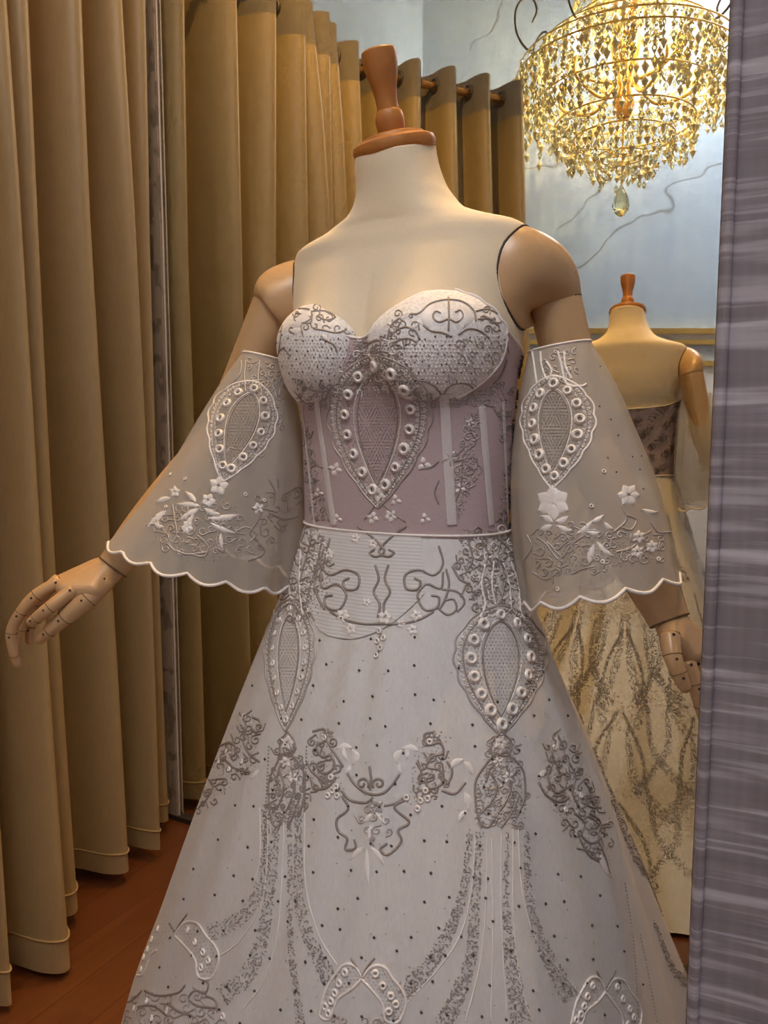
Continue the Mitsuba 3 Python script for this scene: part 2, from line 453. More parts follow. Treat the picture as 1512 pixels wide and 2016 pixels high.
# ------------------------------------------------------------------ grey linen curtain at the right
gx0, gx1 = -0.0615, 1.0
gy = 0.695
u = np.linspace(0, 1, 90)
zz = np.linspace(0.02, 3.3, 50)
U, Z = np.meshgrid(u, zz, indexing='ij')
Xg = gx0 + (gx1 - gx0) * U - 0.015 * (Z - 1.3) * 0
Yg = gy + 0.014 * np.sin(U * 15.0 + 0.4) * np.minimum(1, U * 6) + 0.010 * np.sin(U * 41 + Z * 0.7) * np.minimum(1, U * 5)
Pg = np.stack([Xg, Yg, Z], -1)
front, back = Pg, Pg + [0.0, 0.006, 0.0]
roll = np.stack([np.stack([Xg[0] - 0.004, Yg[0] + 0.003, zz], -1)], 0)
Pall = np.concatenate([front[::-1], roll, back], 0)
gk = thing('linen_curtain', 'grey mauve slubbed linen curtain hanging in front at the right edge', 'curtain')
add('drape', grid_mesh(Pall), 'm_linen', gk, True)
add('side_hem', tube(np.stack([Xg[0] + 0.002, Yg[0] - 0.001, zz], 1), 0.005, 8), 'm_linen', gk, True)
add('rail', tube([[gx0 + 0.0, gy, 3.3], [XR - 0.02, gy, 3.3]], 0.014, 10), 'm_brass', gk, True)
for s_ in (0.1, 1.0, 2.0):
    add('rail_hanger', tube([[gx0 + s_, gy, 3.3], [gx0 + s_, gy, CEIL]], 0.006, 8), 'm_brass', gk, True)

# ------------------------------------------------------------------ the mannequin
AXD = 1.15
AX = at(795, 850, AXD)
FACE = math.radians(-3.5)
Rm = np.array([[math.cos(FACE), -math.sin(FACE), 0], [math.sin(FACE), math.cos(FACE), 0], [0, 0, 1.0]])
ORG = np.array([AX[0], AX[1], CAMH])


def loc(p):                     # mannequin coordinates (x its left, y its back, z from the eye level) -> world
    return np.asarray(p, float) @ Rm.T + ORG


PROFILE = np.array([            # z, half width, front depth, back depth, centre y, centre x
    (0.4155, .0570, .057, .057, -.016, -.006), (0.395, .0595, .058, .058, -.014, -.005), (0.3625, .066, .060, .064, -.008, -.001), (0.342, .076, .064, .072, -.002, .002), (0.323, .095, .069, .078, .004, .002),
    (0.3115, .122, .072, .081, .008, 0), (0.302, .150, .074, .084, .011, 0), (0.293, .180, .076, .086, .012, -.003), (0.283, .194, .078, .087, .012, -.005), (0.265, .198, .080, .088, .012, -.005), (0.235, .198, .085, .092, .010, -.005),
    (0.18, .190, .092, .098, .008, -.004), (0.13, .180, .098, .100, .005, 0), (0.08, .168, .100, .097, .003, 0), (0.03, .164, .098, .094, .002, 0), (-0.05, .160, .096, .090, 0, 0),
    (-0.142, .157, .096, .090, 0, 0), (-0.25, .17, .10, .10, 0, 0), (-0.40, .17, .10, .10, 0, 0)])[::-1]


def zpx(y):
    """height over eye level, on the form's axis, of picture row y"""
    k = (H / 2 - np.asarray(y, float)) / FPX
    c, s = math.cos(_p), math.sin(_p)
    dh = AXD / c
    return (k * dh * c - dh * s) / (c + k * s)


def remap(z):
    return zpx(850 - 1316 * np.asarray(z, float))


_w = (AXD - math.sin(_p) * remap(PROFILE[:, 0])) / AXD
PROFILE[:, 1:3] *= _w[:, None]
PROFILE[:, 0] = remap(PROFILE[:, 0])


def prof(z):
    from scipy.interpolate import PchipInterpolator
    return PchipInterpolator(PROFILE[:, 0], PROFILE[:, 1:], axis=0)(z)


ZB = float(remap(0.122))                      # height of the bust
def bust(x, z, A=0.05):
    r2 = ((np.abs(x) - 0.083) / 0.085) ** 2 + ((z - ZB) / 0.085) ** 2
    return A * np.exp(-r2 * 1.1)


def body(theta, z, off=0.0):
    """theta 0 = its left, pi/2 = back, -pi/2 = front"""
    q = prof(z)
    a, bf, bb, yc, xc = (q[..., i] for i in range(5))
    c, s = np.cos(theta), np.sin(theta)
    b = np.where(s < 0, bf, bb)
    n = 2.35
    r = (np.abs(c / (a + off)) ** n + np.abs(s / (b + off)) ** n) ** (-1 / n)
    x, y = r * c, r * s
    y = y - np.where(s < 0, bust(x, z) * np.clip(-s * 1.6, 0, 1), 0)
    return np.stack([x + xc, y + yc, z + 0 * x], -1)


form = thing('mannequin', 'cream fabric dress form with tan jointed arms wearing the gown', 'mannequin')
zs = remap(np.concatenate([np.linspace(-0.40, 0.25, 60), np.linspace(0.255, 0.345, 40), np.linspace(0.35, 0.4155, 20)]))
th = np.linspace(-PI, PI, 160, endpoint=False)
TH, ZZ = np.meshgrid(th, zs, indexing='ij')
Pl = body(TH, ZZ)
_k = np.clip((ZZ - remap(0.345)) / (remap(0.4155) - remap(0.345)), 0, 1) ** 1.5       # the neck is cut off sloping to the front
Pl[..., 2] += 0.27 * _k * (Pl[..., 1] + 0.016)
Pt = loc(Pl)
tm = grid_mesh(Pt, wrap_u=True)
top_c = Pt[:, -1].mean(0)
nv = len(tm.vertices)
ring = np.arange(160) * len(zs) + len(zs) - 1
tm = trimesh.Trimesh(np.vstack([tm.vertices, top_c]), np.vstack([tm.faces, np.stack([ring, np.roll(ring, -1), np.full(160, nv)], 1)]), process=False)
add('torso', tm, 'm_form', form, True, label='cream cloth covered torso and neck')
# wooden neck cap and finial, leaning a little to its right
lean = np.array([-0.055, -0.27, 1.0])
lean = Rm @ (lean / np.linalg.norm(lean))
capb = loc([-.006, -.016, PROFILE[-1, 0] - 0.003])
add('neck_cap', frame_to(lathe([(0, -.002), (.056, -.002), (.059, .002), (.060, .009), (.058, .015), (.050, .019), (.046, .0195), (.044, .023), (.036, .0255), (.026, .026), (.0, .026)], 48), capb, lean), 'm_capwood', form, 35, label='turned reddish wood cap on the neck')
add('finial', frame_to(lathe([(0, .0), (.0175, .0), (.020, .008), (.021, .018), (.019, .027), (.0155, .031), (.0150, .036), (.0155, .047), (.0175, .060), (.0215, .074), (.0235, .086), (.0245, .101), (.0240, .105), (.022, .107), (0, .107)], 40), capb + lean * 0.026, lean), 'm_capwood', form, 35, label='wooden finial flaring at the top')
add('stand_post', tube([loc([0, 0, -0.38]), loc([0, 0, -CAMH + 0.02])], 0.022, 16), 'm_white', form, True)
add('stand_base', lathe([(0, 0.0), (.19, 0.0), (.19, .012), (.16, .02), (0, .02)], 40).apply_translation([ORG[0], ORG[1], 0.0]), 'm_white', form, 30)


def limb(pts, radii, n=40, sides=28, m='m_skin', flat=None):
    q = spline(np.column_stack([pts, radii]), n=n)
    return tube(q[:, :3], q[:, 3], sides, flat=flat)


def seam_ring(p, d, r, w=0.0013):
    return frame_to(torus(r, w, 28, 6), p, d)


# right arm of the form (photo left)
SL = loc([-0.186, 0.012, 0.225])
armL = dict(sh=at(541, 545, 1.225), mid=at(541, 606, 1.235), elb=at(432, 868, 1.25), wr=at(222, 1116, 1.19))
# left arm (photo right)
armR = dict(sh=at(1074, 540, 1.085), mid=at(1094, 600, 1.085), elb=at(1160, 880, 1.10), wr=at(1318, 1222, 1.02))


def shoulder_cap(side, name_m):
    x0 = side * 0.1865
    # domed cap against the torso's armhole plane, running down to the arm
    P0 = loc([x0, 0.012, 0.19])
    return P0


def cap_mesh(side, top_px, low, d):
    """dome: oval seam on the torso's side, closing over into the top of the upper arm"""
    nphi, nt = 40, 16
    phi = np.linspace(0, 2 * PI, nphi, endpoint=False)
    # seam oval in the torso's side plane
    seam = np.stack([np.full(nphi, side * 0.181), 0.010 + 0.050 * np.cos(phi), float(remap(0.212)) + 0.068 * np.sin(phi)], 1)
    q = prof(seam[:, 2])
    yy = seam[:, 1] - q[:, 3]
    bb_ = np.where(yy < 0, q[:, 1], q[:, 2])
    seam[:, 0] = side * (q[:, 0] * np.clip(1 - np.abs(yy / bb_) ** 2.35, 0.02, 1) ** (1 / 2.35) + 0.0006) + q[:, 4]
    seam = loc(seam)
    lowc, lowd, lr = low
    a = np.cross(lowd, Rm @ np.array([0, 1.0, 0]))
    a /= np.linalg.norm(a)
    if a @ (Rm @ np.array([side, 0, 0])) < 0:
        a = -a
    b = np.cross(lowd, a)
    if b @ (Rm @ np.array([0, 1.0, 0])) < 0:
        b = -b
    ringl = lowc + lr * (np.cos(phi)[:, None] * b + np.sin(phi)[:, None] * a)
    out = Rm @ np.array([side, 0, 0])
    rows = []
    for t in np.linspace(0, 1, nt):
        c = seam * (1 - t) ** 1.0 + ringl * t
        bulge = math.sin(PI * t) ** 0.9
        up = np.clip(np.sin(phi), -0.3, 1)[:, None]
        c = c + bulge * (out * (0.009 + 0.008 * np.clip(up, 0, 1)) + 0.013 * np.array([0, 0, 1.0]) * up + 0.017 * np.cos(phi)[:, None] * (Rm @ np.array([0, 1.0, 0])))
        rows.append(c)
    return grid_mesh(np.array(rows), wrap_v=True), seam


for side, arm in ((-1, armL), (1, armR)):
    d = arm['elb'] - arm['mid']
    d /= np.linalg.norm(d)
    r0 = 0.036
    cm, seam = cap_mesh(side, None, (arm['mid'], d, r0), None)
    add('shoulder_cap', cm, 'm_skin', form, True)
    add('shoulder_seam', tube(seam, 0.0018, 6, closed=True), 'm_dark', form, True)
    top = arm['mid'] + d * 0.0
    add('upper_arm', limb([top - d * 0.004, top + d * 0.004, top + (arm['elb'] - top) * 0.5, arm['elb']], [r0 * 0.97, r0 * 1.03, r0 * 0.96, 0.033]), 'm_skin', form, 40)
    add('arm_seam', seam_ring(top - d * 0.003, d, r0 * 1.01), 'm_seam', form, True)
    e, w = arm['elb'], arm['wr']
    d2 = (w - e) / np.linalg.norm(w - e)
    add('forearm', limb([e - d2 * 0.02, e, e + (w - e) * 0.3, e + (w - e) * 0.7, w], [0.028, 0.034, 0.0375, 0.0335 if side < 0 else 0.0370, 0.0245 if side < 0 else 0.0265]), 'm_skin', form, 40)
    add('wrist_seam', seam_ring(w, d2, 0.0245 if side < 0 else 0.0265), 'm_seam', form, True)


def hull_chain(pts, rad):
    """continuous finger: smooth tube with rounded end"""
    p, r = np.asarray(pts, float), np.asarray(rad, float)
    q = spline(np.column_stack([p, r]), n=18)
    d = q[-1, :3] - q[-2, :3]
    d /= np.linalg.norm(d)
    tip = np.array([np.concatenate([q[-1, :3] + d * r[-1] * k, [r[-1] * math.sqrt(max(0, 1 - k * k))]]) for k in (0.35, 0.65, 0.88, 0.98)])
    q = np.vstack([q, tip])
    return tube(q[:, :3], q[:, 3], 14)


def hand(arm, joints, palm_px, depth_w, label):
    """joints: list of fingers, each a list of (x, y, depth) ; palm_px: spheres (x, y, depth, r)"""
    import manifold3d as m3
    sph = []
    for x, y, dd, r in palm_px:
        s = trimesh.creation.icosphere(2, r)
        s.apply_translation(at(x, y, dd))
        sph.append(s)
    hulls = []
    for a, b, c in PALM_SETS:
        pts = np.vstack([sph[i].vertices for i in (a, b, c)])
        h_ = trimesh.convex.convex_hull(pts)
        hulls.append(m3.Manifold(m3.Mesh(h_.vertices.astype(np.float32), h_.faces.astype(np.uint32))))
    M = hulls[0]
    for h_ in hulls[1:]:
        M = M + h_
    M = M.refine_to_length(0.004)
    mm = M.to_mesh()
    pm = trimesh.Trimesh(mm.vert_properties[:, :3], mm.tri_verts, process=True)
    pm = trimesh.smoothing.filter_taubin(pm, iterations=12)
    hk = add('hand', pm, 'm_skin', form, True, label=label)
    for fj, rad in joints:
        pts = [at(*j) for j in fj]
        add('finger', hull_chain(pts, rad), 'm_skin', hk, True)
        for i in range(len(pts) - 1):
            dvec = pts[i + 1] - pts[i]
            dvec /= np.linalg.norm(dvec)
            if i:
                add('joint_line', seam_ring(pts[i], (pts[i + 1] - pts[i - 1]) / np.linalg.norm(pts[i + 1] - pts[i - 1]), rad[i] * 1.0, 0.0006), 'm_seam', hk, True)
            nrm = np.cross(np.cross(dvec, FWD), dvec)
            nrm = -nrm / np.linalg.norm(nrm) * np.sign(nrm @ FWD)
            rv = trimesh.creation.icosphere(1, 0.0018)
            rv.apply_translation(pts[i] + dvec * 0.006 + nrm * rad[i] * 0.97 + np.array([0, 0, 0.001]))
            add('rivet', rv, 'm_dark', hk, True)


PALM_SETS = [(0, 1, 2), (0, 2, 3), (0, 1, 4)]
# its right hand, photo left: palm down, fingers drooping
D = 1.185
hand(armL, [
    ([(120, 1144, D - .016), (72, 1172, D - .024), (42, 1205, D - .026), (22, 1245, D - .022), (27, 1288, D - .015)], [.0105, .010, .009, .0082, .007]),   # middle
    ([(146, 1160, D - .036), (98, 1196, D - .050), (72, 1217, D - .048), (62, 1224, D - .046)], [.0105, .0098, .0088, .0075]),                         # index
    ([(116, 1140, D + .004), (66, 1186, D + .008), (40, 1238, D + .012), (28, 1280, D + .014), (34, 1308, D + .012)], [.0098, .0092, .0085, .0078, .0066]),   # ring
    ([(112, 1141, D + .020), (74, 1192, D + .030), (60, 1234, D + .034), (58, 1262, D + .034)], [.0088, .0082, .0075, .0062]),                         # little
    ([(212, 1140, D - .012), (172, 1178, D - .030), (128, 1216, D - .036), (98, 1242, D - .034), (80, 1258, D - .030)], [.0150, .0155, .0125, .0102, .0080]),   # thumb
], [(216, 1120, D + .004, .0225), (120, 1148, D + .020, .0138), (132, 1160, D - .030, .0145), (184, 1160, D - .026, .0175), (190, 1120, D + .014, .0165)], D, 'jointed tan hand held out with drooping fingers')
D = 1.015
hand(armR, [
    ([(1352, 1300, D - .020), (1368, 1345, D - .024), (1380, 1388, D - .022), (1388, 1420, D - .016)], [.0110, .0100, .009, .0076]),
    ([(1366, 1298, D - .004), (1386, 1344, D - .006), (1400, 1388, D - .002), (1408, 1424, D + .006)], [.0110, .0100, .009, .0076]),
    ([(1380, 1292, D + .012), (1402, 1338, D + .012), (1418, 1380, D + .016), (1426, 1412, D + .022)], [.0105, .0098, .0088, .0074]),
    ([(1394, 1284, D + .026), (1418, 1322, D + .028), (1434, 1352, D + .032), (1440, 1376, D + .036)], [.0095, .0086, .0078, .0066]),
    ([(1318, 1250, D - .030), (1324, 1290, D - .045), (1336, 1325, D - .050), (1348, 1352, D - .050)], [.0135, .0115, .0100, .008]),
], [(1325, 1232, D, .0225), (1352, 1290, D - .018, .0135), (1390, 1278, D + .024, .0135), (1345, 1240, D + .016, .017), (1328, 1258, D - .022, .0165)], D, 'jointed tan hand partly hidden by the linen curtain')

# ------------------------------------------------------------------ the gown
gown = thing('wedding_gown', 'silver white beaded ball gown with sheer bell sleeves on the mannequin', 'gown')

Z_W = float(remap(-0.142))                   # waist seam
SK = np.array([                # z, half width, half depth, centre x, centre y
    (Z_W + .004, .162, .103, 0, 0), (-0.19, .177, .120, -.001, 0), (-0.30, .212, .165, -.004, .0), (-0.44, .262, .225, -.008, .005), (-0.60, .315, .285, -.016, .01), (-0.74, .358, .335, -.028, .02),
    (-0.88, .402, .385, -.042, .03), (-1.0, .43, .42, -.050, .04)])[::-1]
_w = (AXD - math.sin(_p) * remap(SK[:, 0])) / AXD
SK[:, 1:2] *= _w[:, None]
SK[:, 0] = remap(SK[:, 0])
SK = np.vstack([[(-CAMH + .012, .50, .50, -.052, .07)], SK])


def skirt(theta, z, off=0.0):
    from scipy.interpolate import PchipInterpolator
    q = PchipInterpolator(SK[:, 0], SK[:, 1:], axis=0)(z)
    a, b, xc, yc = (q[..., i] for i in range(4))
    t = np.clip((Z_W - z) / (CAMH + Z_W), 0, 1)
    fold = 1 + t * (0.016 * np.sin(9 * theta + 0.6) + 0.010 * np.sin(17 * theta + 1.9 + 2 * t)) + 0.009 * np.minimum(1, t * 8) * np.sin(21 * theta + 0.5)
    c, s = np.cos(theta), np.sin(theta)
    n = 2.2 + 3.6 * t * np.clip(s * 1.5, 0, 1)
    b = b * (1 + np.where(s > 0, s, 0) ** 2 * 0.41 * t ** 1.5)
    r = (np.abs(c / a) ** n + np.abs(s / b) ** n) ** (-1 / n) * fold + off
    return np.stack([r * c + xc, r * s + yc, z + 0 * r], -1)


th2 = np.linspace(-PI, PI, 360, endpoint=False)
zsk = np.linspace(-CAMH + 0.012, Z_W + 0.004, 110)
TH, ZZ = np.meshgrid(th2, zsk, indexing='ij')
skirt_mesh = grid_mesh(loc(skirt(TH, ZZ)), wrap_u=True)
add('skirt', skirt_mesh, 'm_satin', gown, True, label='full A line silver white skirt')

# bodice (mauve tulle corset)
def ztop(theta):
    return remap(_ztop(theta))


def _ztop(theta):
    f = np.cos(theta + PI / 2)          # 1 at the front, -1 at the back
    return np.interp(f, [-1, -0.5, 0.1, 0.45, 0.7, 0.9, 1.0], [0.075, 0.085, 0.125, 0.165, 0.170, 0.150, 0.128])


v = np.linspace(0, 1, 70)
TH, V = np.meshgrid(np.linspace(-PI, PI, 260, endpoint=False), v, indexing='ij')
ZZ = (Z_W - 0.012) + (ztop(TH) - Z_W + 0.012) * V
bod_mesh = grid_mesh(loc(body(TH, ZZ, 0.0045)), wrap_u=True)
add('bodice', bod_mesh, 'm_tulle', gown, True, label='mauve tulle corset bodice')
edge = loc(body(np.linspace(-PI, PI, 200, endpoint=False), ztop(np.linspace(-PI, PI, 200, endpoint=False)), 0.005))
add('bodice_edge', tube(edge, 0.002, 6, closed=True), 'm_ivory', gown, True)


# cups
def cup_surface(side, rho, phi):
    """dome over the bust; phi 0 = outwards, pi/2 = up"""
    rx, rz_u, rz_d = 0.089, 0.062, 0.090
    c, s = np.cos(phi), np.sin(phi)
    x = side * 0.088 + side * rho * rx * c * np.where(c < 0, 0.93, 1.04 if side > 0 else 1.22)
    z = ZB + 0.005 + rho * np.where(s > 0, rz_u, rz_d) * s
    z = z - 0.022 * np.clip(-side * (x - side * 0.088) / 0.09, 0, 1) * np.clip(s, 0, 1) * rho      # falls towards the middle
    q = prof(z)
    a, bf, yc = q[..., 0], q[..., 1], q[..., 3]
    n = 2.35
    y = -(bf + .006) * np.clip(1 - (np.abs(x) / (a + .016)) ** n, 0.0, 1) ** (1 / n) + yc
    dome = 0.047 * np.clip(1 - rho**2.2, 0, 1) ** 0.62
    return np.stack([x, y - dome - 0.004, z], -1)


cup_meshes = []
for side in (-1, 1):
    rho = np.linspace(0, 1, 30) ** 0.8
    phi = np.linspace(0, 2 * PI, 120, endpoint=False)
    RH, PH = np.meshgrid(rho, phi, indexing='ij')
    sc = 1 + 0.028 * np.abs(np.sin(PH * 9)) * (np.sin(PH) > -0.1) * RH**6
    Pc = loc(cup_surface(side, RH * sc, PH))
    cmesh = grid_mesh(Pc, wrap_v=True)
    if side < 0:
        cmesh.invert()
    ck = add('cup', cmesh, 'm_lace', gown, True, label='padded white lace bust cup with scalloped edge')
    add('cup_edge', tube(Pc[-1], 0.0022, 6, closed=True), 'm_ivory', ck, True)
    cup_meshes.append(cmesh)

# organza sleeves
def sleeve(rows, depth, sq, hemdir, label):
    """rows: (xl, yl, xr, yr, depth offset, half depth)"""
    rows = np.array(rows, float)
    q = spline(rows, n=44)
    phi = np.linspace(0, 2 * PI, 132, endpoint=False)
    rings = []
    for i, (xl, yl, xr, yr, dd, hd) in enumerate(q):
        Lp, Rp = at(xl, yl, depth + dd), at(xr, yr, depth + dd)
        c, h1 = (Lp + Rp) / 2, (Rp - Lp) / 2
        f2 = np.array([FWD[0], FWD[1], 0])
        f2 /= np.linalg.norm(f2)
        t = i / (len(q) - 1)
        fold = 1 + 0.02 * t * np.sin(7 * phi + 1) + 0.012 * t * np.sin(13 * phi)
        f2[2] = -sq * max(0, (yl + yr) / 2 - 851) / FPX
        rings.append(c + (np.cos(phi) * fold)[:, None] * h1 + (np.sin(phi) * fold)[:, None] * f2 * hd)
    rings = np.array(rings)
    # scalloped hem: push the last rows out and back
    dirv = rings[-1] - rings[-4]
    dirv /= np.linalg.norm(dirv, axis=1, keepdims=True)
    sc = np.abs(np.sin(phi * (8 if sq == 0 else 6))) * 0.011
    for j, k in ((-1, 1.0), (-2, 0.6), (-3, 0.25)):
        rings[j] = rings[j] + dirv * (sc * k)[:, None]
    m = grid_mesh(rings, wrap_v=True)
    k = add('sleeve', m, 'm_organza', gown, True, label=label)
    add('hem_cord', tube(rings[-1], 0.0026, 6, closed=True), 'm_ivory', k, True)
    add('top_cord', tube(rings[0], 0.0020, 6, closed=True), 'm_ivory', k, True)
    return k, m


slL, slL_mesh = sleeve([(480, 694, 560, 712, 0, .044), (444, 742, 578, 770, 0, .058), (400, 812, 592, 838, 0, .078), (348, 900, 600, 930, 0, .095), (288, 985, 598, 1040, 0, .110), (226, 1056, 588, 1146, 0, .122)],
                       1.215, 0, None, 'sheer organza bell sleeve around the arm held out')
slR, slR_mesh = sleeve([(1043, 692, 1160, 673, 0, .050), (1027, 758, 1206, 750, 0, .062), (1014, 850, 1247, 845, 0, .080), (1008, 945, 1284, 940, 0, .094), (1012, 1065, 1312, 1042, 0, .106), (1030, 1186, 1328, 1124, 0, .116)],
                       1.06, 0.9, None, 'sheer organza bell sleeve around the lowered arm')


# ------------------------------------------------------------------ embroidery laid onto the cloth
class Cloth:
    def __init__(self, meshes, scale=None):
        m = cat(meshes)
        self.sc = mi.load_dict({'type': 'scene', 's': mikit.ply(m, {'type': 'diffuse'}, True)})

    def hit(self, px):
        d = rays(px)
        d /= np.linalg.norm(d, axis=1, keepdims=True)
        r = mi.Ray3f(mi.Point3f(*[mi.Float(np.full(len(d), c, np.float32)) for c in CAM]), mi.Vector3f(*[mi.Float(d[:, i].astype(np.float32)) for i in range(3)]))
        si = self.sc.ray_intersect(r)
        ok = np.array(si.is_valid())
        p = np.array(si.p).T.astype(float)
        n = np.array(si.sh_frame.n).T.astype(float)
        n = n * -np.sign((n * d).sum(1, keepdims=True) + 1e-9)
        grazing = np.abs((n * d).sum(1)) > 0.10
        return p, n, ok & grazing


front_cloth = Cloth([skirt_mesh, bod_mesh] + cup_meshes)
sleeveL_cloth, sleeveR_cloth = Cloth([slL_mesh]), Cloth([slR_mesh])
MPP = 1 / 1330.0                # metres per pixel at the gown


def cord(cl, pts, w=3.0, closed=False, lift=0.0006, flat=0.7):
    q = spline(pts, step=4.0, closed=closed)
    p, n, ok = cl.hit(q)
    if ok.sum() < 3:
        return None
    # the longest unbroken run
    runs, cur = [], []
    for i, o in enumerate(ok):
        if o and (not cur or np.linalg.norm(p[i] - p[i - 1]) < 0.03):
            cur.append(i)
        else:
            runs.append(cur)
            cur = [i] if o else []
    runs.append(cur)
    r_ = max(runs, key=len)
    return tube(p[r_] + n[r_] * lift, w / 2 * MPP, 6, normal=n[r_], flat=flat) if len(r_) >= 3 else None


def leaf(cl, base, tip, w, bend=0.0, n=7):
    b, t = np.array(base, float), np.array(tip, float)
    d = t - b
    nn = np.array([-d[1], d[0]]) / (np.linalg.norm(d) + 1e-9)
    u = np.linspace(0, 1, n)
    mid = b + d * u[:, None] + nn * (bend * np.sin(PI * u))[:, None]
    hw = w / 2 * np.sin(PI * np.clip(u, 0.02, 0.985) ** 0.85) ** 0.8
    px = np.concatenate([mid + nn * hw[:, None], mid, mid - nn * hw[:, None]])
    p, nr, ok = cl.hit(px)
    if not ok.all():
        return None
    lift = np.repeat([0.0002, 0.0022, 0.0002], n)
    P = (p + nr * lift[:, None]).reshape(3, n, 3)
    return grid_mesh(P)


def flower(cl, c, r, n=5, a0=0.3):
    out = []
    for i in range(n):
        a = a0 + i * 2 * PI / n
        dv = np.array([math.cos(a), math.sin(a)])
        out.append(leaf(cl, np.array(c) + dv * r * 0.12, np.array(c) + dv * r, r * 0.75))
    out = [o for o in out if o is not None]
    return cat(out) if out else None


def sequin_mesh(r):
    """domed ring sequin with a hole"""
    k = 10
    a = np.arange(k) * 2 * PI / k
    rr = np.array([(1.0, 0.0), (0.82, 0.42), (0.52, 0.46), (0.36, 0.12)]) * r
    P = np.stack([rr[:, :1] * np.cos(a), rr[:, :1] * np.sin(a), np.repeat(rr[:, 1:], k, 1)], -1)
    return grid_mesh(P[::-1], wrap_v=True)


def pearl(cl, c, r, parent, m='m_pearl', name='sequin'):
    p, n, ok = cl.hit([c])
    if ok[0]:
        add(name, frame_to(sequin_mesh(r * MPP), p[0] + n[0] * 0.0008, n[0]), m, parent, True)


def dots(cl, px, r, lift=0.5):
    p, n, ok = cl.hit(px)
    return beads(p[ok] + n[ok] * (np.broadcast_to(r, len(px))[ok, None] * lift), np.broadcast_to(r, len(px))[ok]) if ok.any() else None


def put(name, m, material, parent, **props):
    return add(name, m, material, parent, True, **props) if m is not None else None


def spiral(c, r, turns=1.4, a0=0.0, hand=1, tail=None):
    t = np.linspace(0, 1, 16)
    a = a0 + hand * turns * 2 * PI * t
    q = np.stack([c[0] + r * (1 - 0.78 * t) * np.cos(a), c[1] + r * (1 - 0.78 * t) * np.sin(a)], 1)
    return np.vstack([np.atleast_2d(tail), q]) if tail is not None else q


def in_poly(px, poly):
    from matplotlib.path import Path
    return Path(poly).contains_points(px)


def fill_grid(poly, step, jitter=0.0, stagger=True):
    poly = np.asarray(poly, float)
    lo, hi = poly.min(0), poly.max(0)
    xs, ys = np.arange(lo[0], hi[0], step), np.arange(lo[1], hi[1], step)
    X, Y = np.meshgrid(xs, ys)
    if stagger:
        X = X + (np.arange(len(ys)) % 2)[:, None] * step / 2
    g = np.stack([X.ravel(), Y.ravel()], 1)
    g = g + rng.uniform(-jitter, jitter, g.shape)
    x, y, inside = g[:, 0], g[:, 1], np.zeros(len(g), bool)
    a, b = poly, np.roll(poly, 1, 0)
    for (x0, y0), (x1, y1) in zip(a, b):
        c = (y0 > y) != (y1 > y)
        inside ^= c & (x < (x1 - x0) * (y - y0) / (y1 - y0 + 1e-9) + x0)
    return g[inside]


def tear(top, bottom, wl, wr, k, scallop=0.0, n=48):
    """teardrop outline round the axis top -> bottom, half widths wl / wr times k"""
    t0, t1 = np.array(top, float), np.array(bottom, float)
    ax = t1 - t0
    pe = np.array([ax[1], -ax[0]]) / np.linalg.norm(ax)          # to the right of the axis, seen downwards... flipped below
    if pe[0] < 0:
        pe = -pe
    vv = np.linspace(0.0, 1.0, n)
    w = np.sin(PI * vv ** 0.72) ** 0.85
    c = 0.5 + (vv - 0.5) * (0.55 + 0.45 * k) - 0.02 * (1 - k)
    s = 1 + scallop * np.abs(np.sin(vv * PI * 6))
    right = t0 + ax * c[:, None] + pe * (w * wr * k * s)[:, None]
    left = t0 + ax * c[:, None] - pe * (w * wl * k * s)[:, None]
    return np.vstack([right, left[::-1][1:-1]])


def medallion(cl, top, bottom, wl, wr, parent, npearl=14, pr_=8.0, sub=True, net=True, label=None, fill=True):
    """beaded teardrop: scalloped border, second border, ring of sequins, inner teardrop"""
    outer = cord(cl, tear(top, bottom, wl, wr, 1.0, 0.07), 4.2, closed=True)
    if sub:
        k = put('lace_medallion', outer, 'm_silver', parent, label=label or 'beaded teardrop lace medallion')
    else:
        k = parent
        put('medallion_border', outer, 'm_ivory', k)
    put('border_cord', cord(cl, tear(top, bottom, wl, wr, 0.84), 3.2, closed=True), 'm_thread', k)
    put('inner_cord', cord(cl, tear(top, bottom, wl, wr, 0.40), 3.2, closed=True), 'm_thread', k)
    put('inner_border', cord(cl, tear(top, bottom, wl, wr, 0.47), 2.2, closed=True), 'm_ivory', k)
    z0_, z1_ = tear(top, bottom, wl, wr, 0.74)[2:-2:2], tear(top, bottom, wl, wr, 0.98)[3:-2:2]
    n_ = min(len(z0_), len(z1_))
    zig = np.stack([z0_[:n_], z1_[:n_]], 1).reshape(-1, 2)
    put('trellis', cord(cl, zig, 2.0), 'm_ivory', k)
    zig = np.stack([z1_[1:n_], z0_[:n_ - 1]], 1).reshape(-1, 2)
    put('trellis', cord(cl, zig, 1.8), 'm_silver', k)
    ring_ = spline(tear(top, bottom, wl, wr, 0.66)[:-1], n=240, closed=True)
    s = np.linspace(0, 239, npearl, endpoint=False).astype(int)
    for i in s:
        pearl(cl, ring_[i], pr_ * (0.88 + 0.2 * rng.random()), k)
    if net:
        o = fill_grid(tear(top, bottom, wl, wr, 0.98), 7.0)
        put('bead_net', dots(cl, o, 0.0012), 'm_silverbead', k, kind='stuff')
        o = fill_grid(tear(top, bottom, wl, wr, 0.38), 6.0)
        if fill:
          put('bead_fill', dots(cl, o, 0.0012), 'm_silver', k, kind='stuff')
        rim = spline(tear(top, bottom, wl, wr, 0.92)[:-1], step=6.5, closed=True)
        put('bead_rim', dots(cl, rim, 0.0016), 'm_pearl', k, kind='stuff')
    return k


C = front_cloth
